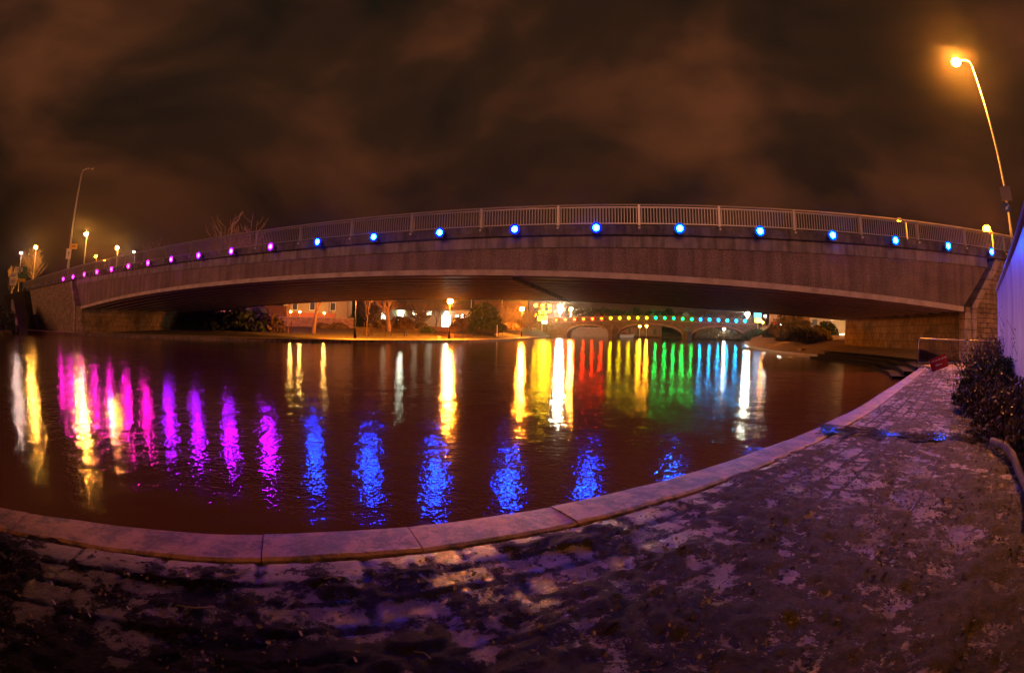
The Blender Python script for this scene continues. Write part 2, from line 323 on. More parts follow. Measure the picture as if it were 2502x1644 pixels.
# paving sheet with real relief
offs = list(np.concatenate([np.arange(.335, 3.2, .022), np.arange(3.2, 6, .12), [7, 9, 12, 18, 40, 120]]))
SS = [0]
while SS[-1] < arc[-1]:
    x = float(np.interp(SS[-1], arc, [p[0] for p in QE])); y = float(np.interp(SS[-1], arc, [p[1] for p in QE]))
    SS.append(SS[-1] + max(.022, .011*math.hypot(x, y)))
V = []; C = []
rows_w = [.335, .60, .80, 1.02, 1.26]
for s in SS:
    x = float(np.interp(s, arc, [p[0] for p in QE])); y = float(np.interp(s, arc, [p[1] for p in QE])); i = min(int(np.searchsorted(arc, s)), len(QE)-1); nv = nrm_at(i)
    for o in offs:
        px, py = x+nv.x*o, y+nv.y*o; P = (px, py, 0)
        z = zq(px, py); joint = 0
        if o < .38: z -= .022; joint = .9
        if o < 1.26:   # four courses of setts along the coping
            r = sum(1 for q in rows_w if o >= q)-1; r = max(0, r); lw = .52+.09*r; ph = (s + r*.37 + .05*noise.noise((s*2, r, 3)))/lw; fr = ph-math.floor(ph)
            dj = min(min(abs(o-q) for q in rows_w), min(fr, 1-fr)*lw); jw = .030+.022*noise.noise((px*7, py*7, 1)); joint = max(0, 1-dj/jw)**.6; z += .010*noise.noise((math.floor(ph)*3.7, r*5.1, 2)) - .013*joint + .004*noise.fractal((px*15, py*15, 3), .8, 2, 3)
        elif o < 3.4:   # larger slabs, mostly buried
            lw = .95; ph = s/lw + .5*(int((o-1.26)/.7) % 2); fr = ph-math.floor(ph); fo = ((o-1.26) % .7); dj = min(min(fr, 1-fr)*lw, min(fo, .7-fo)); joint = .8*max(0, 1-dj/.022); z += .006*noise.noise((math.floor(ph)*3.1, int((o-1.26)/.7)*4.3, 7)) - .008*joint
        big = noise.fractal((px*.9+3, py*.9, 0), 1.0, 2.2, 4); mid = noise.fractal((px*3.4, py*3.4, 4), .9, 2.1, 5)
        near = max(0, min(1, (6.5-math.hypot(px, py))/5)); side = max(0, min(1, (o-.9)/1.3))
        left = max(0, min(1, (.6-px)/2.2))*max(0, min(1, (o-1.0)/.5)); mudv = .50 + .34*big + .38*mid + .26*side*near + .05*side + .35*left - .15*(o < .45) + .30*joint
        if mudv > .5: z += min(.035, (mudv-.5)*.075) + .016*noise.fractal((px*11, py*11, 9), .8, 2.1, 3)
        if o > 2.4 : z += .03*(o-2.4) if o < 6 else .1
        z += .003*noise.noise((px*9, py*9, 5))
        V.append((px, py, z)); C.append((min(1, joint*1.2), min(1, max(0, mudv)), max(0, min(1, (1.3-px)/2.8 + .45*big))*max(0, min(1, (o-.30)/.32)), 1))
n = len(offs); me = bpy.data.meshes.new('quay_paving')
ii = np.arange(len(SS)-1)[:, None]*n + np.arange(n-1)[None, :]
F_ = np.stack([ii, ii+n, ii+n+1, ii+1], -1).reshape(-1, 4)
me.from_pydata(V, [], F_[:, ::-1].tolist()); me.update()
if me.polygons[10].normal.z < 0: me.flip_normals()
ca = me.color_attributes.new('lay', 'FLOAT_COLOR', 'POINT'); ca.data.foreach_set('color', np.array(C, dtype=np.float32).ravel())
me.materials.append(MATS['quay_paving']); me.polygons.foreach_set('use_smooth', [True]*len(me.polygons))
qo = bpy.data.objects.new('quay_paving', me); sc.collection.objects.link(qo); tag(qo, kind='structure')
# ground beyond the tip of the quay, right up to the abutment
g = MB(); g.add([(14.9, 12.95, .44), (19.9, 17.3, .44), (21.6, 20.6, .40), (40, 26, .7), (60, 10, .9), (30, 0, .6), (17.2, 10.6, .43)], [(0, 1, 2, 3, 4, 5, 6)])
tag(g.build('bank_ground', 'quay_paving'), kind='structure')

# ------------------------------------------------------------------ the road bridge
BO = Vector((3.82, 21.85, 0)); BA = math.atan2(-.2622, .9650); W_ = 18.5
ZD = [(-110, 6.15), (-75, 6.30), (-56, 6.42), (-45, 6.42), (-30, 6.36), (-16, 6.28), (-2, 6.29), (5.5, 6.31), (13, 6.40), (20, 6.53), (26, 6.62), (60, 7.0)]
ZL = [(-52, 2.92), (-50.5, 3.03), (-45, 3.42), (-40, 3.75), (-35, 3.98), (-30.5, 4.14), (-25, 4.27), (-20, 4.34), (-14, 4.37), (-10.7, 4.355), (-5, 4.28), (0, 4.16), (6, 3.96), (13, 3.66), (20.2, 3.36), (23, 3.2)]
zd = lambda u: smooth_interp(u, ZD); zl = lambda u: smooth_interp(u, ZL)
br = thing('road_bridge', 'long low concrete road bridge crossing the whole river in the foreground', 'bridge', BO, BA)
UL, UR = -50.6, 20.2
us = list(np.linspace(UL, UR, 60))
def shear(u, z, left):  # slanted ends of the face
    return u
# face wall: slanting ends
fw = MB(); top = lambda u: zd(u)-1.0
pts = us; V = []; n = len(pts)
for u in pts: V += [(u, 0, zl(u)), (u, .45, zl(u)), (u, .45, top(u)), (u, 0, top(u))]
V[2] = (UL-2.1, .45, top(UL)); V[3] = (UL-2.1, 0, top(UL)); V[-2] = (UR+2.2, .45, top(UR)); V[-1] = (UR+2.2, 0, top(UR))
Fq = []
for i in range(n-1):
    for k in range(4): Fq.append((4*i+k, 4*i+4+k, 4*i+4+(k+1) % 4, 4*i+(k+1) % 4))
Fq += [(0, 1, 2, 3), (4*n-1, 4*n-2, 4*n-3, 4*n-4)]
fw.add(V, Fq).build('face_wall', 'aggregate', br)
MB().strip(us, lambda u: [(-.10, zl(u)-.27), (.5, zl(u)-.27), (.5, zl(u)-.003), (-.10, zl(u)-.003)]).build('lip_beam', 'concrete_lip', br)
ub = list(np.linspace(-78, 46, 90)); ubs = list(np.linspace(UL-2.2, UR+2.3, 70))
MB().strip(ubs, lambda u: [(-.06, zd(u)-1.0), (.45, zd(u)-1.0), (.45, zd(u)-.46), (-.06, zd(u)-.46)]).build('band_course', 'band_concrete', br)
MB().strip(ub, lambda u: [(-.24, zd(u)-.44), (.5, zd(u)-.46), (.5, zd(u)-.003), (-.24, zd(u)-.003)]).build('cornice', 'cornice_concrete', br)
MB().strip(ub, lambda u: [(.5, zd(u)-.5), (W_, zd(u)-.5), (W_, zd(u)-.02), (.5, zd(u)-.02)]).build('deck_slab', 'road_tarmac', br)
# soffit: longitudinal beams; shade between them painted near black on webs and slab
uu = list(np.linspace(UL, UR, 40))
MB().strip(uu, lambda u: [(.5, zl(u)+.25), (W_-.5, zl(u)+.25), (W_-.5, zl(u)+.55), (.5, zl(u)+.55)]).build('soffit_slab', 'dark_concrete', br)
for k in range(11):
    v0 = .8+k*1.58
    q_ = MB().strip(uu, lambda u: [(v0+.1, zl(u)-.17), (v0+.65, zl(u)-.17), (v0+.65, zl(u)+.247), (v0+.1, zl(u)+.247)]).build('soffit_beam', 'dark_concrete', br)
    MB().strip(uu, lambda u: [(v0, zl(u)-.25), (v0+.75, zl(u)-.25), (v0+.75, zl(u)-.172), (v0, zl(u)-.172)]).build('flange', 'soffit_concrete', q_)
MB().strip(uu, lambda u: [(W_-.5, zl(u)-.27), (W_, zl(u)-.27), (W_, zd(u)-.5), (W_-.5, zd(u)-.5)]).build('back_face', 'band_concrete', br)
zc = zl(-4)-.25
MB().box((-4.15, .5, zc-.16), (-3.9, W_-.5, zc-.002)).build('expansion_joint', 'band_concrete', br)
# abutments under the deck
MB().box((20.45, .05, -.6), (24, W_, 3.35)).build('abutment', 'stone_blocks_y', br)
MB().box((-54, .05, -.6), (UL+.0, W_, 3.1)).build('abutment', 'stone_blocks_y', br)
# wing walls with pale quoins whose edge slants with the face
MB().prism([(21.3, -.4), (40, -.4), (40, zd(40)-.5), (23.9, zd(23)-.5), (21.3, 3.3)], -.05, 1.2).build('wing_wall', 'stone_blocks', br)
MB().prism([(20.9, -.4), (21.3, -.4), (21.3, 3.32), (23.9, zd(23)-.48), (23.3, zd(23)-.48), (20.9, 3.40)], -.10, 1.2).build('quoins', 'quoin_stone', br)
MB().box((20.35, -.02, -.4), (20.9, .6, 3.06)).build('quoins', 'quoin_stone', br)
MB().box((24.6, -.22, zd(24)-1.5), (25.3, .3, zd(24)-.46)).build('parapet_corbel', 'quoin_stone', br)
MB().prism([(-76.5, -.4), (-52.9, -.4), (-52.9, 2.9), (-54.9, zd(-55)-.5), (-76.5, zd(-76)-.5)], -.05, 1.2).build('wing_wall', 'stone_blocks', br)
MB().prism([(-53.0, -.4), (-52.6, -.4), (-52.6, 2.95), (-54.5, zd(-55)-.48), (-55.0, zd(-55)-.48), (-53.0, 2.9)], -.10, 1.2).build('quoins', 'quoin_stone', br)
MB().prism([(-92, -.4), (-64.5, -.4), (-69.5, 2.3), (-72.5, 2.4), (-75.4, 5.7), (-92, 5.7)], -1.3, -.06).build('shadow_slab', 'timber_dark', br)  # dark slab added in the outline of the shadow on the wing wall
# railings
pu = [-1.85 + 3.745*k for k in range(-21, 13)]
for i, u in enumerate(pu):
    z = zd(u)
    MB().box((u-.055, -.16, z-.10), (u+.055, -.02, z+1.0)).build('railing_post', 'aluminium', br)
    MB().ball((u, -.25, z-.12), .06, 8, 5).build('post_bolt', 'white_paint', br)
    if i == len(pu)-1: break
    u2 = pu[i+1]; a, b = u+.055, u2-.055; z2 = zd(u2); zf = lambda x: z+(z2-z)*(x-u)/(u2-u)
    m_ = MB().strip([a, b], lambda x: [(-.11, zf(x)+.09), (-.06, zf(x)+.09), (-.06, zf(x)+.13), (-.11, zf(x)+.13)])
    m_.strip([a, b], lambda x: [(-.11, zf(x)+.86), (-.06, zf(x)+.86), (-.06, zf(x)+.90), (-.11, zf(x)+.90)])
    nb = 26
    for q in range(nb):
        x = a+(b-a)*(q+.5)/nb
        m_.box((x-.012, -.101, zf(x)+.12), (x+.012, -.069, zf(x)+.87))
    m_.build('railing_panel', 'aluminium', br)
    MB().strip([u, u2], lambda x: [(-.15, zf(x)+.955), (-.10, zf(x)+.935), (-.03, zf(x)+.935), (-.01, zf(x)+.96), (-.03, zf(x)+1.02), (-.13, zf(x)+1.02)]).build('handrail', 'aluminium', br)
bk_ = MB().strip(ub, lambda u: [(W_-.1, zd(u)+.93), (W_, zd(u)+.93), (W_, zd(u)+1.02), (W_-.1, zd(u)+1.02)])
for u in np.arange(-76, 44, 1.0): bk_.box((u, W_-.08, zd(u)), (u+.05, W_-.03, zd(u)+.93))
bk_.build('back_railing', 'galvanised', br)

# ------------------------------------------------------------------ floodlights on the road bridge
ORD = ['leftmost', 'second', 'third', 'fourth', 'fifth', 'sixth', 'seventh', 'eighth', 'ninth']
def ordl(i, n, what):
    if i == n-1: return 'rightmost of the %s' % what
    return ('leftmost of the %s' if i == 0 else ORD[i]+' from the left of the %s') % what
NUM = {2: 'two', 3: 'three', 4: 'four', 5: 'five', 6: 'six', 7: 'seven', 8: 'eight', 9: 'nine'}
LS = .44
emitm('lens_pink', (1, .0014, .50), 1500*LS); emitm('lens_far', (.62, .012, 1), 1100); emitm('halo_pink', (1, .02, .75), 1.1); emitm('halo_far', (.5, .02, 1), 1); emitm('halo_violet', (.40, .01, 1), 1.1); emitm('halo_blue', (.01, .02, 1), 1.1); emitm('halo_azure', (.0, .10, 1), 1.1)
emitm('halo_red', (1, .035, .005), 1.3); emitm('halo_yellow', (.75, .55, .01), .9); emitm('halo_green', (.0, .6, .06), 1.0); emitm('halo_cyan', (.0, .28, .9), 1.1)
emitm('lens_violet', (.42, .0014, 1), 1700*LS); emitm('lens_blue', (.0007, .026, 1), 3000*LS); emitm('lens_azure', (.0009, .075, 1), 2700*LS)
def flood(name, lens, loc, rz, r=.14, halo=1.8):
    t_ = thing(name, None, 'floodlight', loc, rz)
    MB().tube([(0, .22, 0), (0, .0, 0), (0, -.14, 0)], [r*.75, r*1.12, r*1.12], 14, True).build('housing', 'dark_plastic', t_, True)
    MB().box((-.03, .1, -.2), (.03, .34, -.14)).build('bracket', 'galvanised', t_)
    d = MB(); n = 14; V = [(0, -.19, 0)]
    for j, (rr, yy) in enumerate(((.45, -.185), (.8, -.17), (1.0, -.145))): V += [(r*rr*math.cos(2*math.pi*k/n), yy, r*rr*math.sin(2*math.pi*k/n)) for k in range(n)]
    Fd = [(0, 1+(k+1) % n, 1+k) for k in range(n)] + [(1+j*n+k, 1+j*n+(k+1) % n, 1+(j+1)*n+(k+1) % n, 1+(j+1)*n+k) for j in range(2) for k in range(n)]
    d.add(V, Fd).build('lens', lens, t_)
    MB().tube([(0, -.142, 0), (0, -.125, 0)], [r*halo, r*halo*.93], 18).build('halo_disc', lens.replace('lens_', 'halo_').replace('bulb_', 'halo_'), t_); return t_  # glowing disc added behind the lens to imitate its halo
fam = [('pink floodlights', 'lens_pink', range(-15, -8)), ('violet floodlights', 'lens_violet', range(-8, -4)), ('deep blue floodlights', 'lens_blue', range(-4, 1)), ('azure floodlights', 'lens_azure', range(1, 7))]
BD = Vector((math.cos(BA), math.sin(BA), 0)); BN = Vector((-math.sin(BA), math.cos(BA), 0))
def bw(u, v, z): return BO + BD*u + BN*v + Vector((0, 0, z))
for nm, lens, rg in fam:
    proto = None; rg = list(rg)
    for i, tt in enumerate(rg):
        u = -.03+3.745*tt; L_ = bw(u, -.55, zd(u)-.22)
        if proto is None: o = proto = flood('floodlight', lens, L_, BA)
        else: o = copy_tree(proto); o.location = L_
        tag(o, ordl(i, len(rg), NUM[len(rg)]+' '+nm)+' on the road bridge', 'floodlight', nm+' along the road bridge')
proto = None
for i, u in enumerate((-47, -43.2, -39.5)):
    L_ = bw(u, W_+.5, zd(u)-.3)
    if proto is None: o = proto = flood('floodlight', 'lens_far', L_, BA+math.pi)
    else: o = copy_tree(proto); o.location = L_
    tag(o, ['leftmost', 'middle', 'rightmost'][i]+' of three floodlights on the hidden far face of the road bridge', 'floodlight', 'floodlights on the far face of the road bridge')

# ------------------------------------------------------------------ street lamps
SOD = (1, .36, .05); WARM = (1, .62, .28); WHITE = (.9, 1, .8)
def lampmat(name, col, s): emitm(name, col, s)
lampmat('lamp_big', (1, .28, .025), 16000); lampmat('lamp_sodium', (1, .34, .045), 2600); lampmat('lamp_gold', (1, .36, .05), 3000); lampmat('lamp_park', (1, .23, .014), 6000); lampmat('lamp_orange', (1, .18, .002), 420)
lampmat('lamp_white', (1, .86, .62), 900); lampmat('lamp_yellow', (1, .50, .003), 130); lampmat('lamp_pinkwhite', (1, .62, .55), 900)
def column(name, label, loc, z0, z1, arm=1.3, armdir=(-1, 0), lens='lamp_sodium', r=.09, lr=.2, group=None, lit=True, cat='street lamp'):
    t_ = thing(name, label, cat, (loc.x, loc.y, z0), 0, group)
    h = z1-z0; ax, ay = armdir; n = math.hypot(ax, ay) or 1; ax, ay = ax/n, ay/n
    if arm > 0:
        pts = [(0, 0, h*.96), (ax*.08, ay*.08, h*.985), (ax*.4*arm, ay*.4*arm, h), (ax*arm, ay*arm, h+.05)]
        MB().tube([(0, 0, 0), (0, 0, h*.13), (0, 0, h*.135), (0, 0, h*.62), (0, 0, h*.96)], [r*1.3, r*1.3, r, r*.8, r*.6], 10).build('pole', 'pole_paint', t_, True)
        MB().tube(pts, r*.5, 8).build('arm', 'pole_paint', t_, True)
        hd = Vector((ax*(arm+.3), ay*(arm+.3), h))
    else:
        MB().tube([(0, 0, 0), (0, 0, h*.12), (0, 0, h*.125), (0, 0, h-.2)], [r*1.5, r*1.3, r*.8, r*.6], 10).build('pole', 'pole_paint', t_, True)
        hd = Vector((0, 0, h))
    if arm > 0:
        MB().ball((hd.x, hd.y, hd.z+.10), .34, 10, 6, .38).build('lamp_head', 'sign_grey', t_, True)
    else:
        MB().tube([(0, 0, h-.2), (0, 0, h-.12)], [lr*.5, lr*.8], 10).build('lamp_head', 'pole_paint', t_, True)
    MB().ball((hd.x, hd.y, hd.z-(.02 if arm > 0 else -lr)), lr, 10, 7, .8).build('lens', lens if lit else 'sign_white', t_, True)
    return t_
p = pol(61.75, 33.3); HB = column('street_lamp', 'tallest lit lamp column, at the right end of the road bridge', p, zd(26), zel(29.2, 33.3), .95, (-math.cos(R(62)), math.sin(R(62))), 'lamp_big', .085, .34)
# signs on the right column
sx_ = thing('information_plate', 'grey rectangular plate high on the right lamp column', 'sign', pol(61.8, 33.0, zel(15.3, 33)), R(-62))
MB().box((-.42, -.03, -.45), (.42, .0, .45)).build('plate', 'sign_grey', sx_); MB().box((-.08, .0, -.5), (-.02, .16, .5)).box((.02, 0, -.5), (.08, .16, .5)).build('rear_rail', 'galvanised', sx_)
k_ = thing('direction_sign', 'round blue traffic sign with white arrow below the grey plate', 'sign', pol(61.62, 33.0, zel(13.9, 33)), R(-62))
MB().tube([(0, -.02, 0), (0, .01, 0)], .30, 20).build('disc', 'sign_blue', k_)
MB().add([(.16, -.03, .16), (.0, -.03, .02), (-.06, -.03, .08), (-.14, -.03, -.16), (.10, -.03, -.08), (.04, -.03, -.03), (.20, -.03, .12)], [(0, 1, 5, 6), (2, 3, 4)]).build('arrow', 'sign_white', k_)
p = pol(-54.11, 65.4); column('street_lamp', 'tall unlit lamp column carrying yellow and white signs at far left', p, zd(-57), zel(15.95, 65.4), 1.3, (1, .5), 'lamp_sodium', .13, .16, lit=False)
s_ = thing('diversion_sign', 'yellow rectangular sign on the unlit left lamp column', 'sign', pol(-53.75, 65.1, zel(7.85, 65.1)), R(54)); MB().box((-.45, -.02, -.32), (.62, .02, .32)).build('plate', 'sign_yellow', s_)
MB().box((-.2, -.03, -.04), (.42, -.021, .06)).build('lettering', 'black_paint', s_)
s_ = thing('white_sign', 'white upright sign under the yellow one on the unlit lamp column', 'sign', pol(-54.22, 65.1, zel(7.05, 65.1)), R(54)); MB().box((-.36, -.02, -.62), (.36, .02, .62)).build('plate', 'sign_white', s_)
MB().add([(-.12, -.03, .2), (.16, -.03, .2), (.02, -.03, -.02)], [(0, 1, 2)]).add([(.0, -.03, 0), (.06, -.03, .0), (.02, -.03, -.3), (-.04, -.03, -.3)], [(0, 1, 2, 3)]).build('symbol', 'black_paint', s_)
LPS = [(-52.09, 9.30, 106, 'tall golden lit lamp column right of the unlit column', 'lamp_gold', .42), (-47.88, 8.05, 118, 'golden lit lamp column rising above the rail right of two small orange lamps', 'lamp_gold', .42),
       (-58.59, 7.6, 112, 'golden lit lamp standing above the bare orange tree', 'lamp_gold', .36), (-60.5, 6.95, 130, 'small lit lamp farthest left, over the road signs', 'lamp_pinkwhite', .30),
       (-50.52, 7.0, 140, 'orange lamp peeping over the rail between the two tall golden lamps', 'lamp_orange', .42), (-49.37, 6.62, 160, 'smallest orange lamp low over the rail left of a golden lamp', 'lamp_orange', .32),
       (-45.68, 7.7, 150, 'small pinkish lamp above the rail, right of the golden lamp columns', 'lamp_pinkwhite', .28)]
for az, el, D_, lb, ln, lr in LPS:
    column('street_lamp', lb, pol(az, D_), 4.0 if az < -56 else 6.3, zel(el, D_), .6, (-1, .4), ln, .11, lr, 'lit street lamps beyond the left end of the bridge')
column('street_lamp', 'orange lamp low behind the railing at the right end of the bridge', pol(59.13, 57), 6.6, zel(11.75, 57), .5, (-1, .5), 'lamp_orange', .1, .5)
column('street_lamp', 'orange lamp whose tip just clears the bridge railing, left of the other', pol(47.87, 49.5), 6.6, zel(13.0, 49.5), .5, (-1, .5), 'lamp_orange', .09, .20)
# park lamps on the far towpath
def park_lamp(label, az, D_, z1, lens='lamp_park', lr=.24, pm='black_paint'):
    t_ = thing('park_lamp', label, 'street lamp', pol(az, D_, .28), 0, 'black park lamps on the far towpath'); h = z1-.28
    MB().tube([(0, 0, 0), (0, 0, .9), (0, 0, 1.0), (0, 0, h-.3)], [.17, .13, .065, .05], 10).build('pole', pm, t_, True)
    MB().tube([(-.45, 0, h-.62), (.45, 0, h-.62)], .025, 6).build('ladder_bar', pm, t_)
    MB().ball((0, 0, h-.02), lr, 12, 8).build('globe', lens, t_, True)
    MB().tube([(0, 0, h+lr*.85), (0, 0, h+lr*1.3)], [lr*.8, .03], 10).build('cap', pm, t_, True)
park_lamp('brightest park lamp, standing beside the brick planter seen under the bridge', -7.33, 58.5, zel(3.30, 58.5), lr=.30)
park_lamp('smaller park lamp between the planter and the stone bridge', 1.1, 92, zel(2.6, 92), lr=.34)
park_lamp('dark lamp column left of the benches, its globe hidden by the bridge', -18.38, 49.8, 5.0, lens='lamp_park')
# cluster of yellow lights and lamps at the left end of the stone bridge
t_ = thing('lamp_cluster', 'cluster of round yellow lights at the left end of the stone bridge', 'street lamp', pol(3.5, 150, 3.5))
MB().tube([(0, 0, 0), (0, 0, 6)], .14, 8).build('pole', 'pole_paint', t_)
for ddx, el in ((-.82, 3.05), (0, 3.07), (.78, 3.05), (-.86, 1.95), (.85, 2.50), (-.30, 2.25), (.32, 2.22), (.05, 2.55)):
    z = 1.4+150*math.tan(R(el))-3.5; x = 150*math.tan(R(ddx))
    MB().tube([(0, 0, max(.5, z-.8)), (x, 0, z-.1)], .05, 6).build('arm', 'pole_paint', t_)
    MB().ball((x, -.1, z), .42, 10, 6).build('globe', 'lamp_yellow', t_, True)
emitm('yellow_box', (1, .75, .05), 5); emitm('cream_glow', (1, .85, .5), 3)
t_ = thing('lit_sign', 'glowing yellow box sign under the yellow light cluster', 'sign', pol(3.45, 149, 0)); MB().box((-1.5, 0, zel(1.6, 149)-.9), (1.6, .4, zel(1.6, 149)+.7)).build('panel', 'yellow_box', t_); MB().box((-.1, .1, 1), (.1, .3, zel(1.6, 149)-.9)).build('post', 'pole_paint', t_)
t_ = thing('lit_sign', 'small white lit notice on the pillar of the stone bridge', 'sign', pol(3.75, 146, 0)); MB().box((-.8, 0, zel(.95, 146)), (.8, .2, zel(1.28, 146))).build('panel', 'cream_glow', t_); MB().box((-.6, .05, .3), (-.5, .15, zel(.95, 146))).build('post', 'pole_paint', t_)
for az, el, D_, lb, ln, lr, zz in ((5.54, 2.70, 170, 'tall oval white lamp behind the red lights of the stone bridge', 'lamp_white', .75, 1.9), (6.8, 2.74, 175, 'orange lamp right of the oval white lamp', 'lamp_sodium', .42, 1), (27.65, 2.62, 158, 'white lamp at the right end of the stone bridge', 'lamp_white', .62, 1)):
    t_ = thing('street_lamp', lb, 'street lamp', pol(az, D_, 5)); h = zel(el, D_)-5
    MB().tube([(0, 0, 0), (0, 0, h+(2.5 if zz > 1 else 0))], .12, 8).build('pole', 'pole_paint', t_); MB().ball((0, -.15, h), lr, 10, 8, zz).build('lens', ln, t_, True)

# ------------------------------------------------------------------ old stone bridge with rainbow lights
SA, SBp = pol(5.15, 158), pol(27.35, 156); sdv = (SBp-SA); SL = sdv.length; sdn = sdv.normalized(); sang = math.atan2(sdn.y, sdn.x)
sb = thing('stone_bridge', 'old three-arched stone bridge strung with rainbow coloured lights, seen under the road bridge', 'bridge', (SA.x, SA.y, 0), sang)
az2s = lambda az: (lambda d: ((SA.y*d[0]-SA.x*d[1])/(sdn.x*d[1]-sdn.y*d[0])))((math.sin(R(az)), math.cos(R(az))))
elz = [(5.15, 1.46), (8.2, 1.58), (12.3, 1.79), (15.5, 1.89), (18, 1.915), (22, 1.86), (25.2, 1.83), (27.4, 1.82)]
zs_ = lambda s: 1.4 + 157*math.tan(R(interp(5.15+22.2*s/SL, elz)))
arches = [(az2s(6.4), az2s(11.25), 3.75), (az2s(12.35), az2s(20.0), 4.45), (az2s(21.0), az2s(27.4), 4.25)]
def arch_z(s):
    for a, b, c in arches:
        if a < s < b:
            q = (2*(s-a)/(b-a)-1); return .9+(c-.9)*math.sqrt(max(0, 1-q*q))**.9
    return None
wm = MB(); ring = [MB(), MB(), MB()]; N_ = 260; ss = np.linspace(-6, SL+4, N_); k_edges = sorted(list(ss)+[a for x in arches for a in x[:2]])
for s0, s1 in zip(k_edges, k_edges[1:]):
    mid = (s0+s1)/2; az_ = arch_z(mid)
    z0 = arch_z(s0+1e-4) or (.9 if az_ else -1); z1 = arch_z(s1-1e-4) or (.9 if az_ else -1)
    if az_ is None: z0 = z1 = -1
    a, b = zs_(s0)-.75, zs_(s1)-.75
    wm.add([(s0, 0, z0), (s1, 0, z1), (s1, 0, b), (s0, 0, a), (s0, 7, z0), (s1, 7, z1), (s1, 7, b), (s0, 7, a)], [(0, 1, 2, 3), (4, 7, 6, 5), (0, 4, 5, 1), (3, 2, 6, 7)])
    if az_ is None: wm.add([(s0, 0, z0), (s0, 7, z0), (s0, 7, .95), (s0, 0, .95)], [(0, 1, 2, 3)])
    if az_: ring[[i for i, x in enumerate(arches) if x[0] < mid < x[1]][0]].add([(s0, -.12, z0), (s1, -.12, z1), (s1, -.12, z1+.62), (s0, -.12, z0+.62), (s0, 0, z0), (s1, 0, z1), (s1, 0, z1+.62), (s0, 0, z0+.62)], [(0, 1, 2, 3), (0, 4, 5, 1), (3, 2, 6, 7)])
for a, b, c in arches:
    for x in (a, b): wm.add([(x, 0, -1), (x, 7, -1), (x, 7, .95), (x, 0, .95)], [(0, 1, 2, 3)])
wm.build('arch_wall', 'bridge_stone', sb)
for rg_ in ring: rg_.build('arch_ring', 'arch_stone', sb)
for a in (az2s(11.8), az2s(20.5)):
    for nm, m_, args in (('pier', 'arch_stone', None),):
        b = MB(); hw = 1.5; z1 = 2.7; V = [(a-hw, 0, -1), (a, -2.6, -1), (a+hw, 0, -1), (a-hw, 0, z1), (a, -2.6, z1), (a+hw, 0, z1), (a, -.02, z1+1.6)]
        b.add(V, [(0, 1, 4, 3), (1, 2, 5, 4), (3, 4, 6), (4, 5, 6), (0, 3, 5, 2), (3, 6, 5)]).build('pier', 'bridge_stone', sb)
sus = list(np.linspace(-6, SL+4, 50))
MB().strip(sus, lambda s: [(-.25, zs_(s)-.95), (.4, zs_(s)-.95), (.4, zs_(s)-.70), (-.25, zs_(s)-.70)]).build('string_course', 'arch_stone', sb)
MB().strip(sus, lambda s: [(-.05, zs_(s)-.70), (.35, zs_(s)-.70), (.35, zs_(s)+.55), (-.05, zs_(s)+.55)]).build('parapet', 'bridge_stone', sb)
MB().strip(sus, lambda s: [(-.12, zs_(s)+.55), (.42, zs_(s)+.55), (.42, zs_(s)+.72), (-.12, zs_(s)+.72)]).build('coping', 'arch_stone', sb)
MB().box((-6.5, -.8, -1), (-3.2, 6, zs_(0)+.9)).build('end_pillar', 'bridge_stone', sb); MB().box((-2.6, -.5, -1), (-1.6, 3, zs_(0)+.3)).build('end_pillar', 'bridge_stone', sb)
emitm('bulb_red', (1, .018, .0005), 480); emitm('bulb_yellow', (.80, .60, .002), 260); emitm('bulb_green', (.0008, .80, .08), 300); emitm('bulb_cyan', (.0008, .36, .85), 440)
i0 = 0
for nm, lens, n in (('red', 'bulb_red', 6), ('yellow', 'bulb_yellow', 5), ('green', 'bulb_green', 5), ('cyan', 'bulb_cyan', 6)):
    proto = None
    for i in range(n):
        s = az2s(5.15+(27.35-5.15)*(i0+i)/21); q = SA + sdn*s; nn_ = Vector((sdn.y, -sdn.x, 0))
        L_ = Vector((q.x, q.y, zs_(s))) + nn_*.45
        if proto is None: o = proto = flood('floodlight', lens, L_, sang, .21, 3.0)
        else: o = copy_tree(proto); o.location = L_
        tag(o, ordl(i, n, '%s %s lights' % (NUM[n], nm))+' on the old stone bridge', 'floodlight', nm+' lights along the stone bridge')
    i0 += n

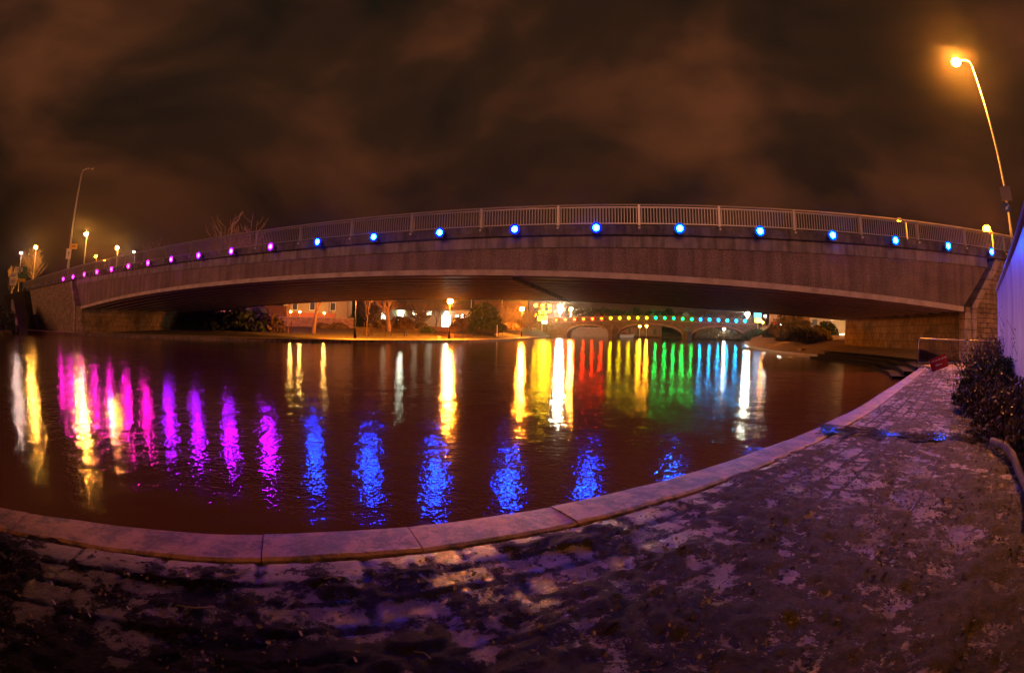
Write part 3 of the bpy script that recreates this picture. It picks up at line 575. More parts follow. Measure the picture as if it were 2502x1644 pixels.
# ------------------------------------------------------------------ vegetation
def limb_tree(name, label, loc, h, spread=.5, trunk=.3, bark='bark', depth=5, seed=1, clear=.25, group=None, lean=(0, 0), br_n=3, up=.55, cat='tree', leaf=None, nleaf=0, lsz=.12, rmin=.02):
    rnd = random.Random(seed); t_ = thing(name, label, cat, loc, 0, group); T = MB(); Cn = MB(); ends = []
    def grow(p, d, ln, r, k, first):
        r = max(r, rmin)
        n = 3; pts = [p]; q = p.copy(); dd = d.copy()
        for i in range(n):
            dd = (dd + Vector((rnd.uniform(-1, 1), rnd.uniform(-1, 1), rnd.uniform(-.3, .8)))*.12).normalized(); q = q + dd*ln/n; pts.append(q.copy())
        (T if first else Cn).tube(pts, [r*(1-.14*i) for i in range(n+1)], 7 if k > 2 else 4, False)
        ends.append(q)
        if k == 0: return
        m = br_n if k > 1 else br_n+1
        for j in range(m):
            a = 2*math.pi*(j+rnd.random()*.7)/m; sp = spread*rnd.uniform(.6, 1.25)
            ax = dd.orthogonal().normalized(); bx = dd.cross(ax)
            nd = (dd + (ax*math.cos(a)+bx*math.sin(a))*sp + Vector((0, 0, up*.25))).normalized()
            start = pts[-1] if j else pts[-1]
            if k > 1 and rnd.random() < .3: start = pts[-2]
            grow(start.copy(), nd, ln*rnd.uniform(.62, .85), r*.60, k-1, False)
    grow(Vector((0, 0, -.1)), Vector((lean[0], lean[1], 1)).normalized(), h*clear, trunk, depth, True)
    T.build('trunk', bark, t_, True); c = Cn.build('crown', bark, t_, True)
    if leaf:
        lf = MB()
        for _ in range(nleaf):
            e_ = rnd.choice(ends); quad(lf, e_ + Vector((rnd.gauss(0, .3), rnd.gauss(0, .3), rnd.gauss(0, .3))), lsz*rnd.uniform(.6, 1.4), rnd)
        lf.build('foliage', leaf, t_)
    return t_
def quad(b, p, s, rnd):
    a = Vector((rnd.uniform(-1, 1), rnd.uniform(-1, 1), rnd.uniform(-1, 1))).normalized(); c = a.orthogonal().normalized(); c.rotate(Matrix.Rotation(rnd.random()*6.28, 3, a))
    b.add([p-a*s, p+c*s*.5, p+a*s, p-c*s*.5], [(0, 1, 2, 3)])
def shrub(name, label, loc, rad, leaf, n, lsz, seed=1, group=None, cat='shrub', stems=12, squash=1, hole=.42, base=0):
    rnd = random.Random(seed); t_ = thing(name, label, cat, loc, 0, group); b = MB(); st = MB(); rx, ry, rz = rad; k = 0; tries = 0
    while k < n and tries < n*8:
        tries += 1
        d = Vector((rnd.gauss(0, 1), rnd.gauss(0, 1), rnd.gauss(0, 1))).normalized(); r = rnd.random()**.35
        q = Vector((d.x*rx*r, d.y*ry*r, abs(d.z)*rz*r if base == 0 else d.z*rz*r+base))
        g_ = noise.noise((q.x*1.9/max(.5, rx)*2+seed, q.y*1.9/max(.5, ry)*2, q.z*2.4/max(.5, rz)*2)); lim = .95+.55*noise.noise((d.x*2.6+seed, d.y*2.6, d.z*2.6))
        if g_ < -.25+hole*.3 or r > lim: continue
        quad(b, q*1.0, lsz*rnd.uniform(.6, 1.5), rnd); k += 1
    for _ in range(stems):
        a = rnd.random()*6.28; tp = Vector((math.cos(a)*rx*rnd.uniform(.2, .8), math.sin(a)*ry*rnd.uniform(.2, .8), (rz*rnd.uniform(.6, .95))+base))
        st.tube([(0, 0, 0), tuple(tp*.4+Vector((0, 0, .1))), tuple(tp)], [.03+rx*.012, .02+rx*.006, .008], 5, False)
    b.build('foliage', leaf, t_); st.build('stem', 'bark_dark', t_, True)
    return t_
def vase_tree(name, label, loc, h, wd, n=60, bark='bark', rmin=.05, seed=1, group=None, trunk=.28):
    rnd = random.Random(seed); t_ = thing(name, label, 'tree', loc, 0, group); T = MB(); Cn = MB()
    T.tube([(0, 0, -.3), (0, .0, h*.1), (.05, 0, h*.32), (0, .05, h*.5)], [trunk*1.3, trunk, trunk*.7, trunk*.35], 8)
    for i in range(n):
        a = rnd.random()*6.283; z0 = h*rnd.uniform(.08, .45); out = wd*rnd.uniform(.25, 1)*.5; zt = h*(rnd.uniform(.72, 1) - .30*(out/(wd*.5))**2)
        if rnd.random() < .25: zt = z0+(zt-z0)*rnd.uniform(.35, .7)
        P = []; 
        for k in range(6):
            f = k/5; P.append(Vector((math.cos(a)*out*f**.75 + rnd.gauss(0, .05*h*.12), math.sin(a)*out*f**.75 + rnd.gauss(0, .05*h*.12), z0+(zt-z0)*f**1.25)))
        Cn.tube(P, [max(rmin, trunk*.32*(1-.16*k)) for k in range(6)], 5, False)
        for k in (2, 3, 4, 5):
            for q in range(2):
                b = a+rnd.uniform(-1.3, 1.3); l_ = h*rnd.uniform(.08, .17); e_ = P[k]+Vector((math.cos(b)*l_*.6, math.sin(b)*l_*.6, l_*rnd.uniform(.5, 1))); md = (P[k]+e_)/2+Vector((math.cos(b), math.sin(b), -.3))*l_*.1
                Cn.tube([P[k], md, e_], [rmin, rmin*.9, rmin*.7], 4, False)
    T.build('trunk', bark, t_, True); Cn.build('crown', bark, t_, True); return t_
vase_tree('bare_tree', 'bushy bare tree lit orange beneath the street lamp at far left', pol(-58.7, 124, zel(4.0, 124)), 7.4, 7.6, 46, 'bark', .055, 5)
vase_tree('bare_tree', 'thin pale bare tree left of the road signs under the smallest lamp', pol(-61.4, 118, 6.5), 6.5, 3.6, 26, 'bark', .05, 8)
for az, el, D_, h, s_d, lb in ((-34.4, 12.3, 78, 17, 11, 'faint tall bare tree behind the bridge rail, left of its twin'), (-31.4, 12.2, 78, 17, 12, 'faint tall bare tree behind the bridge rail, right of its twin'), (-43.0, 9.2, 100, 15, 13, 'faint low bare treetop behind the rail, above the pink lights')):
    vase_tree('bare_tree', lb, pol(az, D_, zel(el, D_)-h), h, 5.2, 42, 'bark', .035, s_d, 'bare trees behind the road bridge')
# trees on the far lawn
limb_tree('plane_tree', 'pale forked tree trunk in front of the stone wall', pol(-23.3, 59, .45), 9, .55, .28, 'bark', 5, 22, .34, lean=(-.03, 0), br_n=2)
limb_tree('plane_tree', 'thick forked tree behind the benches', pol(-14.3, 70, .8), 12, .65, .42, 'bark', 6, 31, .17, rmin=.03)
limb_tree('plane_tree', 'bare spreading tree in front of the brightest notice board', pol(-8.9, 88, 1.6), 7, .5, .16, 'bark_dark', 6, 35, .2)
vase_tree('bare_tree', 'bare tree glowing orange left of the smaller park lamp', pol(-.6, 106, 1.9), 5.2, 6.5, 60, 'bark', .04, 37)
vase_tree('bare_tree', 'bare tree glowing orange right of the smaller park lamp', pol(2.2, 118, 1.9), 5.2, 6.5, 60, 'bark', .045, 39)
vase_tree('bare_tree', 'brown twiggy tree in front of the pavilion, above its two windows', pol(-10.6, 82, 1.5), 6, 7, 46, 'bark_dark', .03, 43)
vase_tree('bare_tree', 'brown twiggy tree left of the thick forked tree', pol(-16.4, 78, 1.2), 6.5, 6, 40, 'bark_dark', .03, 44)
def sapling(label, az, D_, zb, h, seed):
    t_ = limb_tree('sapling', label, pol(az, D_, zb), h, .35, .05, 'bark', 3, seed, .45)
    for s in (-1, 1): MB().box((s*.35-.035, -.035, -.2), (s*.35+.035, .035, 1.5)).build('stake', 'bench_wood', t_)
sapling('slim sapling between two stakes by the benches', -17.0, 57, .5, 4.5, 41); sapling('slim sapling between two stakes by the stone wall', -26.3, 57, .45, 3.5, 42)
for i, (az, D_, zb, rx, rz, lf, lb) in enumerate((
    (-31.5, 62, .6, 4.6, 3.6, 'leaf_dark', 'large dark bush in front of the violet wall, left of the stone wall'), (-36.0, 64, .6, 4.4, 2.6, 'leaf_dark', 'low dark bush at the foot of the violet wall beside the abutment'),
    (-28.4, 60, .5, 2.0, 2.4, 'leaf_olive', 'small dark bush at the left end of the stone wall'), (-22.3, 72, 1.0, 1.5, .9, 'leaf_olive', 'low plant against the stone wall, right of the forked trunk'),
    (-20.4, 72, 1.0, 1.8, 1.0, 'leaf_olive', 'wider low plant at the right end of the stone wall'), (-17.5, 84, 1.2, 3.0, 3.6, 'leaf_dark', 'dark evergreen bush right of the orange building'),
    (-15.4, 74, 1.0, 2.2, 1.7, 'leaf_olive', 'rounded bush behind the second bench'), (-13.0, 78, 1.2, 2.4, 2.2, 'leaf_bronze', 'brown feathery bush below the left notice board'),
    (-10.9, 80, 1.2, 1.7, 1.5, 'leaf_grey', 'pale rounded bush left of the path'), (-9.9, 72, .9, 1.3, .8, 'leaf_dark', 'small dark bush at the head of the path'),
    (-5.6, 86, 1.4, 2.6, 2.6, 'leaf_bronze', 'brown bush left of the dark conifer'), (-.2, 96, 1.6, 2.2, 1.4, 'leaf_bronze', 'low brown bush between conifer and park lamp'))):
    shrub('bush', lb, pol(az, D_, zb), (rx, rx*.7, rz), lf, 2600, .16+.03*rx, 50+i, 'bushes on the far bank')
shrub('conifer', 'big dark conifer right of the brightest park lamp', pol(-3.3, 82, 1.2), (2.9, 2.4, 3.4), 'leaf_dark', 7000, .22, 71, cat='tree', hole=.2, base=1.6)
shrub('conifer', 'low spreading dark branch of conifer beside the larger one', pol(-2.0, 80, 1.0), (1.9, 1.4, .9), 'leaf_dark', 3000, .18, 72, cat='tree', hole=.2, base=.9)
# right bank shrubs
shrub('bush', 'large rounded leafy bush beside the path on the right bank', pol(34.2, 50, 1.15), (3.0, 2.2, 2.15), 'leaf_grey', 9000, .10, 81, hole=.35)
shrub('bush', 'second leafy bush merging into the right side of the large one', pol(36.3, 51, 1.2), (1.8, 1.6, 1.5), 'leaf_olive', 5000, .10, 82)
shrub('bush', 'tall dark and yellow bush behind the large rounded one', pol(32.9, 57, 1.6), (3.0, 2, 3.0), 'leaf_olive', 6000, .13, 83)
shrub('bush', 'dark bush at the foot of the stone bridge steps', pol(28.6, 82, .9), (2.6, 2, 2.0), 'leaf_dark', 4000, .16, 84)
shrub('bush', 'dark hedge left of the path under the right part of the bridge', pol(31.3, 58, 1.5), (2.0, 1.5, 1.4), 'leaf_dark', 3000, .12, 85)
shrub('bush', 'dark hedge at the edge of the bright lawn', pol(37.2, 66, 1.9), (2.2, 1.5, 1.9), 'leaf_dark', 4000, .13, 86)
# foreground shrubs at the right edge of the quay
def zqn(x, y): return zq(x, y)+.06
for i, (x, y, rx, ry, rz, lf, n, lb) in enumerate((
    (9.1, 4.95, 1.7, 1.3, .92, 'leaf_dark', 17000, 'dense dark bush overhanging the path in front of the hoarding'), (6.95, 3.25, 1.3, 1.05, .72, 'leaf_olive', 14000, 'low olive bush at the right edge, behind the fallen branch'),
    (12.3, 7.1, 1.6, 1.3, 1.25, 'leaf_olive', 9000, 'yellowish bush between the barrier and the hoarding'), (6.1, 2.15, .85, .85, .5, 'leaf_dark', 7000, 'low dark ground-hugging bush at the far right edge'))):
    shrub('bush', lb, (x, y, zqn(x, y)), (rx, ry, rz), lf, n, .035, 90+i, 'bushes along the quay', stems=26, hole=.3)
ORD_ = ['third', 'fourth', 'second', 'fifth', 'first', 'sixth']
def wisps(name, label, loc, n, h, seed):
    rnd = random.Random(seed); t_ = thing(name, label, 'plant', loc); b = MB(); lf = MB()
    for _ in range(n):
        a = rnd.random()*6.28; sp = rnd.uniform(.1, .6); hh = h*rnd.uniform(.5, 1); tp = Vector((math.cos(a)*sp*hh, math.sin(a)*sp*hh, hh)); st = Vector((rnd.uniform(-.5, .5), rnd.uniform(-.4, .4), 0))
        pts = [st, st+tp*.5+Vector((0, 0, .1*hh)), st+tp]; b.tube([tuple(p) for p in pts], [.008, .006, .003], 4, False)
        for k in range(16):
            f = rnd.random(); q = st+tp*f; quad(lf, q+Vector((rnd.gauss(0, .05), rnd.gauss(0, .05), rnd.gauss(0, .05))), .035*rnd.uniform(.6, 1.3), rnd)
    b.build('stem', 'bark_dark', t_); lf.build('foliage', 'leaf_olive', t_)
wisps('wild_plant', 'wispy plant rising in front of the white hoarding', (11.3, 6.0, .5), 46, 2.2, 5)
wisps('wild_plant', 'shorter wispy plant in front of the hoarding at the frame edge', (8.6, 3.9, .4), 40, 1.6, 6)
for k, (x, y, n, h) in enumerate(((7.4, 4.5, 70, .75), (8.4, 5.4, 60, .9), (6.3, 3.3, 70, .6), (9.9, 6.4, 60, 1.1), (5.7, 2.5, 60, .5), (11.2, 7.2, 60, 1.3))):
    wisps('wild_plant', ORD_[k]+' of six straggly tufts along the path edge, nearest counted first', (x, y, zq(x, y)+.04), n, h, 20+k)
# wooded hillside beyond the stone bridge
for i, (az0, az1, D_, h0, lf, nm) in enumerate(((6.5, 20, 262, 15, 'leaf_dark', 'far dark wood behind the stone bridge'), (19, 33, 250, 12, 'leaf_bronze', 'far brown wood behind the right of the stone bridge'))):
    rnd = random.Random(200+i); b = MB()
    for _ in range(15000):
        az = rnd.uniform(az0, az1); hh = h0*(.72+.28*noise.noise((az*.8, i*5, 0))+.10*noise.noise((az*3, 9, 0))); z = 3+hh*rnd.random()**.7
        quad(b, pol(az, D_+rnd.uniform(-6, 10), z), rnd.uniform(.5, 1.3), rnd)
    tag(b.build('woodland', lf), nm, 'woodland', kind='stuff')
limb_tree('bare_tree', 'pale bare tree above the green lights of the stone bridge', pol(20.3, 190, 5), 8, .6, .2, 'bark', 5, 61, .2, rmin=.09); limb_tree('bare_tree', 'pale spreading bare tree above the cyan lights', pol(24.5, 185, 5), 8, .8, .2, 'bark', 6, 63, .18, rmin=.08)

# ------------------------------------------------------------------ far bank buildings and walls
def wall(name, label, az0, az1, D0, D1, z0, z1, th, m, cat='wall', cap=None):
    a, b = pol(az0, D0), pol(az1, D1); d = b-a; t_ = thing(name, label, cat, (a.x, a.y, 0), math.atan2(d.y, d.x))
    MB().box((0, 0, z0), (d.length, th, z1)).build('wall_body', m, t_)
    if cap: MB().box((-.05, -.08, z1), (d.length+.05, th+.08, z1+.14)).build('coping', cap, t_)
    return t_
wall('stone_wall', 'rough stone garden wall behind the forked tree trunk', -28.6, -18.6, 75, 76, 0, 2.65, .5, 'rag_stone', cap='quoin_stone')
wall('stone_wall', 'tall wall washed with violet light under the left part of the bridge', -40.5, -29.2, 70, 73, 0, 3.2, .5, 'rag_stone', cap='quoin_stone')
wall('retaining_wall', 'dark brick wall behind the bushes left of the orange building', -29.3, -26.6, 80, 82, 0, 4.6, .5, 'brick')
# orange building
a, b = pol(-27.0, 88), pol(-19.4, 86); d = b-a; t_ = thing('house', 'yellow rendered building with dark windows glowing orange above the stone wall', 'building', (a.x, a.y, 0), math.atan2(d.y, d.x)); Lh = d.length
MB().box((0, 0, 1), (Lh, 9, 9)).build('wall', 'render_yellow', t_); MB().box((-.2, -.25, 2.9), (Lh*.82, 0, 3.75)).build('canopy', 'render_red', t_); MB().box((-.3, -.3, 9), (Lh+.3, 9.3, 9.5)).build('roof', 'roof_slate', t_)
for x in (1.7, 4.9, 8.6, 11.0):
    if x < Lh-.8:
        w_ = MB().box((x, -.06, 4.15), (x+1.05, -.02, 5.6)).build('window', 'sign_white', t_); MB().box((x+.1, -.10, 4.25), (x+.95, -.07, 5.5)).build('pane', 'window_dark', w_)
MB().box((Lh*.72, -.1, 1.2), (Lh*.72+.12, -.003, 9)).box((Lh*.72+.35, -.1, 1.2), (Lh*.72+.5, -.003, 9)).build('downpipe', 'dark_plastic', t_)
emitm('soffit_lamp', (1, .50, .10), 420)
for k, (az, el) in enumerate(((-26.1, 1.62), (-25.0, 1.62), (-22.1, 1.55))):
    o = thing('wall_lamp', ordl(k, 3, 'three small lamps')+' in front of the orange building', 'wall lamp', pol(az, 83.5, zel(el, 83.5)), R(22), 'small lamps before the orange building')
    MB().tube([(0, 0, -.5-(zel(el, 83.5)-2.6)), (0, 0, -.1)], .03, 6).build('post', 'pole_paint', o); MB().ball((0, 0, .0), .14, 8, 6).build('lens', 'soffit_lamp', o)
# pavilion with lit boards and windows
a, b = pol(-17.6, 100), pol(-4.6, 98); d = b-a; t_ = thing('pavilion', 'low flat-roofed pavilion with lit windows beyond the benches', 'building', (a.x, a.y, 0), math.atan2(d.y, d.x)); Lh = d.length
MB().box((0, 0, 1.2), (Lh, 6, 5.1)).build('wall', 'render_cream', t_); MB().box((-.5, -.6, 5.1), (Lh+.5, 6.5, 5.4)).build('roof', 'roof_slate', t_)
emitm('window_lit', (1, .93, .62), 5.5); emitm('board_lit', (1, .95, .68), 4.0); emitm('globe_small', (.95, 1, .75), 110)
for az in (-11.37, -9.71):
    x = (pol(az, 99)-a).dot(d.normalized()); w_ = MB().box((x-.62, -.08, zel(1.58, 99)), (x+.62, -.02, zel(2.1, 99))).build('window', 'black_paint', t_); MB().box((x-.55, -.12, zel(1.62, 99)), (x+.55, -.085, zel(2.07, 99))).build('pane', 'window_lit', w_)
for az, el0, el1, hw, lb in ((-13.05, .55, 1.62, .55, 'lit white door left of the two lit windows'), (-7.7, .3, 1.6, .85, 'wide lit white door right of the two lit windows')):
    x = (pol(az, 99)-a).dot(d.normalized()); z0, z1 = zel(el0, 99), zel(el1, 99)
    w_ = tag(MB().box((x-hw-.1, -.07, z0-.1), (x+hw+.1, -.02, z1+.1)).build('door', 'sign_white', t_), lb)
    MB().box((x-hw, -.12, z0), (x+hw, -.075, z1)).build('pane', 'board_lit', w_); MB().box((x-hw, -.16, z0+.35*(z1-z0)), (x+hw, -.125, z0+.38*(z1-z0))).box((x-hw, -.16, z0+.55*(z1-z0)), (x+hw, -.125, z0+.58*(z1-z0))).build('glazing_bar', 'bench_wood', w_)
    MB().ball((x, -.35, z1+.45), .28, 10, 7).build('door_lamp', 'globe_small', t_, True)
x = (pol(-16.8, 99)-a).dot(d.normalized()); MB().box((x-.3, -.1, 2.6), (x+.3, -.02, 4.3)).build('pane', 'cream_glow', t_)
x = (pol(-15.1, 99)-a).dot(d.normalized()); MB().box((x-.45, -.1, 2.8), (x+.45, -.02, 4.9)).build('pane', 'cream_glow', t_)
emitm('white_glint', (1, .95, 1), 60)
for k, az in enumerate((-6.5, -5.75)):
    o = thing('wall_lamp', ('dimmer' if k == 0 else 'brighter')+' of the two white lights right of the brightest park lamp', 'wall lamp', pol(az, 90, 1.5), 0, 'white lights behind the park lamp'); h = zel(1.55, 90)-1.5
    MB().tube([(0, 0, 0), (0, 0, h)], .05, 6).build('post', 'pole_paint', o); MB().ball((0, 0, h), .22+.2*k, 8, 6, .8).build('lens', 'white_glint', o)
# buildings of the town behind the pavilion
for k, (a0, a1, D_, z1, m_, lb) in enumerate(((-14, -6, 150, 9, 'render_yellow', 'dim town building behind the pavilion roof'), (-4.5, 1.8, 160, 11, 'render_yellow', 'dim town building behind the dark conifer'), (1.9, 6, 190, 13, 'brick', 'brick building behind the yellow light cluster'))):
    a, b = pol(a0, D_), pol(a1, D_); d = b-a; t_ = thing('town_building', lb, 'building', (a.x, a.y, 0), math.atan2(d.y, d.x)); MB().box((0, 0, 1.5), (d.length, 10, z1)).build('wall', 'brick', t_); MB().prism([(-.4, z1), (d.length+.4, z1), (d.length-1, z1+2.5), (1, z1+2.5)], -.4, 10.4).build('roof', 'roof_slate', t_)
    for q in range(int(d.length/4)): MB().box((2+q*4, -.05, z1-3.4), (3.1+q*4, -.004, z1-1.8)).build('window', 'window_dark', t_)
# right bank: street side
a, b = pol(30.3, 118), pol(33.4, 110); d = b-a; t_ = thing('town_building', 'orange lit shop building behind the right bank bushes', 'building', (a.x, a.y, 0), math.atan2(d.y, d.x))
MB().box((0, 0, 2), (d.length, 8, 9)).build('wall', 'render_yellow', t_); MB().box((-.3, -.3, 9), (d.length+.3, 8, 9.4)).build('roof', 'roof_slate', t_); MB().box((1, -.06, 3), (2.4, -.01, 5.2)).build('window', 'window_dark', t_)
a, b = pol(35.2, 100), pol(39.6, 92); d = b-a; t_ = thing('town_building', 'dim low building at the top of the bright lawn', 'building', (a.x, a.y, 0), math.atan2(d.y, d.x)); MB().box((0, 0, 2), (d.length, 8, 7)).build('wall', 'render_yellow', t_); MB().box((-.3, -.3, 7), (d.length+.3, 8, 7.4)).build('roof', 'roof_slate', t_); MB().box((1, -.06, 3), (2.4, -.01, 5.2)).build('window', 'window_dark', t_)
emitm('blue_box', (.05, .45, 1), 9); emitm('amber_box', (1, .55, .12), 5); emitm('red_box', (1, .04, .02), 1.2)
for nm, lb, az, el, D_, hw, hh, m_ in (('lit_sign', 'blue lit sign high right of the stone bridge end', 28.9, 2.55, 120, .9, .5, 'blue_box'), ('lit_sign', 'amber lit window-like sign under the blue one', 28.95, 1.95, 119, .9, .5, 'amber_box'), ('lit_sign', 'red glowing sign board on a post by the dark bushes', 31.1, 1.55, 84, .45, .5, 'red_box')):
    t_ = thing(nm, lb, 'sign', pol(az, D_, 1.5), R(-az)); h = zel(el, D_)-1.5; MB().box((-.05, .05, 0), (.05, .12, h-hh)).build('post', 'pole_paint', t_); MB().box((-hw, 0, h-hh), (hw, .15, h+hh)).build('panel', m_, t_)
emitm('street_bright', (1, .85, .5), 6000); emitm('street_white', (1, .9, .8), 130); emitm('street_orange', (1, .30, .02), 260)
for k, (az, el, D_, m_, lb) in enumerate(((29.8, 2.5, 130, 'street_white', 'white street light right of the blue sign'), (29.5, 1.75, 110, 'street_orange', 'tiny orange street light below the blue sign'), (31.6, 1.6, 100, 'street_white', 'small white street light right of the red sign'), (32.5, 2.25, 105, 'street_orange', 'left orange street light above the tall bush'), (33.0, 2.22, 105, 'street_orange', 'right orange street light above the tall bush'), (38.0, 1.55, 74, 'street_bright', 'white light over the dark hedge near the right abutment'))):
    t_ = thing('street_lamp', lb, 'street lamp', pol(az, D_, 1.5), 0, 'small lamps of the street on the right bank'); h = zel(el, D_)-1.5; MB().tube([(0, 0, 0), (0, 0, h)], .05, 6).build('pole', 'pole_paint', t_); MB().ball((0, 0, h), .26, 8, 6, .8).build('lens', m_, t_)
# low lamps seen through the stone bridge arches
for k, (az, el, lb) in enumerate(((14.9, .98, 'left of the two orange lamps seen through the middle arch'), (15.7, 1.0, 'right of the two orange lamps seen through the middle arch'), (24.9, .93, 'white lamp seen at the crown of the right arch'))):
    t_ = thing('street_lamp', lb, 'street lamp', pol(az, 200, .8), 0, 'lamps seen through the stone bridge'); h = zel(el, 200)-.8; MB().tube([(0, 0, -1.5), (0, 0, h)], .07, 6).build('pole', 'pole_paint', t_); MB().ball((0, 0, h), .5, 8, 6).build('lens', 'street_orange' if k < 2 else 'street_white', t_)
a, b = pol(12.3, 226), pol(17.5, 230); d = b-a; t_ = thing('warehouse', 'orange lit riverside building seen through the middle arch', 'building', (a.x, a.y, 0), math.atan2(d.y, d.x)); MB().box((0, 0, .5), (d.length, 8, 8)).build('wall', 'brick', t_)
for q in range(5): MB().box((1+q*4, -.06, 1.6), (2.4+q*4, -.01, 4)).build('window', 'window_dark', t_)
a, b = pol(6.2, 205), pol(11.6, 212); d = b-a; t_ = thing('quay_wall', 'long brown riverside wall seen through the left arch', 'wall', (a.x, a.y, 0), math.atan2(d.y, d.x)); MB().box((0, 0, -1), (d.length, 2, 3.6)).build('wall_body', 'rag_stone', t_); MB().box((0, -.1, 3.6), (d.length, 2.1, 3.8)).build('coping', 'quoin_stone', t_)
for i, (az, lb) in enumerate(((23.2, 'green bank bush seen through the left half of the right arch'), (26.0, 'green bank bush seen through the right half of the right arch'))):
    shrub('bush', lb, pol(az, 205, .8), (7, 4, 4.2), 'leaf_olive', 3000, .45, 120+i, 'bushes beyond the stone bridge')
# moored boat glimpsed under the middle arch
bt = thing('moored_boat', 'small moored boat at the left foot of the middle arch', 'boat', pol(13.0, 176, 0), R(20))
MB().add([(-3, -1, .1), (3, -1, .1), (4.4, 0, .2), (3, 1, .1), (-3, 1, .1), (-3.1, -1.15, 1.1), (3, -1.15, 1.1), (5, 0, 1.4), (3, 1.15, 1.1), (-3.1, 1.15, 1.1)], [(0, 1, 6, 5), (1, 2, 7, 6), (2, 3, 8, 7), (3, 4, 9, 8), (4, 0, 5, 9), (5, 6, 7, 8, 9), (0, 4, 3, 2, 1)]).build('hull', 'white_paint', bt)
MB().prism([(-2, 1.1), (1.6, 1.1), (1.0, 2.2), (-1.8, 2.2)], -.8, .8).build('cabin', 'render_red', bt); MB().box((-1.4, -.84, 1.5), (.7, -.81, 1.95)).build('window', 'window_dark', bt)

# ------------------------------------------------------------------ far towpath furniture
def bench(label, loc, rz, L_=1.7, group='wooden benches on the far towpath'):
    t_ = thing('park_bench', label, 'bench', loc, rz, group); h = L_/2
    s_ = MB()
    for k in range(4): s_.box((-h, -.22+k*.12, .42), (h, -.13+k*.12, .45))
    s_.build('seat', 'bench_wood', t_)
    b_ = MB()
    for k in range(3): b_.box((-h, .25+k*.02, .55+k*.13), (h, .28+k*.02, .61+k*.13))
    b_.box((-h, .31, .95), (h, .35, 1.0)).build('backrest', 'bench_wood', t_)
    for s in (-1, 1):
        MB().box((s*h-.04, -.24, 0), (s*h+.04, -.16, .66)).build('leg', 'bench_wood', t_); MB().box((s*h-.04, .26, 0), (s*h+.04, .34, 1.0)).build('leg', 'bench_wood', t_)
        MB().box((s*h-.045, -.28, .66), (s*h+.045, .30, .70)).build('armrest', 'bench_wood', t_)
    return t_
for i, (az, D_, a_, lb) in enumerate(((-17.55, 54, 20, 'dark wooden bench beside the dark lamp column, leftmost of the four in a row'), (-15.6, 56, 18, 'second dark wooden bench in the row of four'), (-13.35, 58, 14, 'third dark wooden bench in the row of four'), (-11.6, 60, 10, 'bench nearest the path, rightmost in the row of four'))):
    bench(lb, pol(az, D_, .40), R(a_), 1.55)
bench('bench under the low conifer branch', pol(-3.1, 76, .55), R(5), 2.2); bench('bench right of the one under the conifer', pol(-1.9, 78, .55), R(2), 2.2); bench('bench inside the brick planter terrace', pol(-6.8, 70, .9), R(-20), 1.8)
# brick planter, open V towards the river
t_ = thing('brick_planter', 'low brick planter wall in a V shape behind the brightest park lamp', 'planter', (0, 0, 0))
def seg(a, b, z0, z1, th, nm, m_, par): d = Vector(b)-Vector(a); MB().cbox(((a[0]+b[0])/2, (a[1]+b[1])/2, (z0+z1)/2), (d.length, th, z1-z0), math.atan2(d.y, d.x)).build(nm, m_, par)
A_, B_, C_ = pol(-9.0, 70), pol(-7.0, 61.5), pol(-4.7, 66)
seg(A_, B_, .1, .85, .35, 'wall_body', 'brick', t_); seg(B_, C_, .1, .85, .35, 'wall_body', 'brick', t_); seg(pol(-9.6, 76), pol(-6.5, 77), .3, 1.75, .35, 'wall_body', 'brick', t_)
# pale paved path leading to the pavilion
pm = MB(); P0 = [pol(-11.3, 57.2, 0), pol(-8.2, 57.2, 0), pol(-8.3, 64, 0), pol(-9.5, 72, 0), pol(-10.2, 80, 0), pol(-11.6, 80, 0), pol(-11.2, 70, 0), pol(-11.4, 62, 0)]
zz_ = lambda p: .335+max(0, (p.length-58))*.036
pm.add([(p.x, p.y, zz_(p)) for p in P0], [(0, 1, 2, 7), (7, 2, 3, 6), (6, 3, 4, 5)]); tag(pm.build('path', 'path_tarmac'), kind='structure')
# waterside posts and the life ring post
for az, D_, h, lb in ((-1.75, 76, 1.9, 'thin pale post at the water edge left of the smaller park lamp'), (-5.05+.2, 120, 9, 'tall pale pole rising behind the conifer'), (-1.55+.3, 120, 9, 'tall pale pole left of the smaller park lamp')):
    t_ = thing('pole', lb, 'pole', pol(az, D_, .3)); MB().tube([(0, 0, 0), (0, 0, h)], .06, 8).build('shaft', 'sign_white', t_); MB().ball((0, 0, h), .08, 8, 5).build('cap', 'sign_white', t_)
# right bank: sloping ramp wall and steps with railing beside the stone bridge
t_ = thing('river_stairs', 'stone river steps with sloping parapet going down beside the stone bridge', 'stairs', (0, 0, 0))
seg(pol(28.0, 112), pol(31.2, 62), -.5, 2.0, .5, 'parapet', 'rag_stone', t_); seg(pol(29.2, 92), pol(31.0, 66), 2.0, 2.25, .6, 'coping', 'quoin_stone', t_)
for k in range(6):
    p = pol(29.3+k*.33, 88-k*4.2); MB().box((p.x-.08, p.y-.08, 2.2), (p.x+.08, p.y+.08, 3.1)).build('baluster', 'quoin_stone', t_)
seg(pol(29.3, 88, 0), pol(30.95, 67, 0), 3.1, 3.22, .2, 'handrail', 'quoin_stone', t_)
seg(pol(31.2, 62), pol(34.6, 45.5), -.5, .55, .5, 'parapet', 'rag_stone', t_)
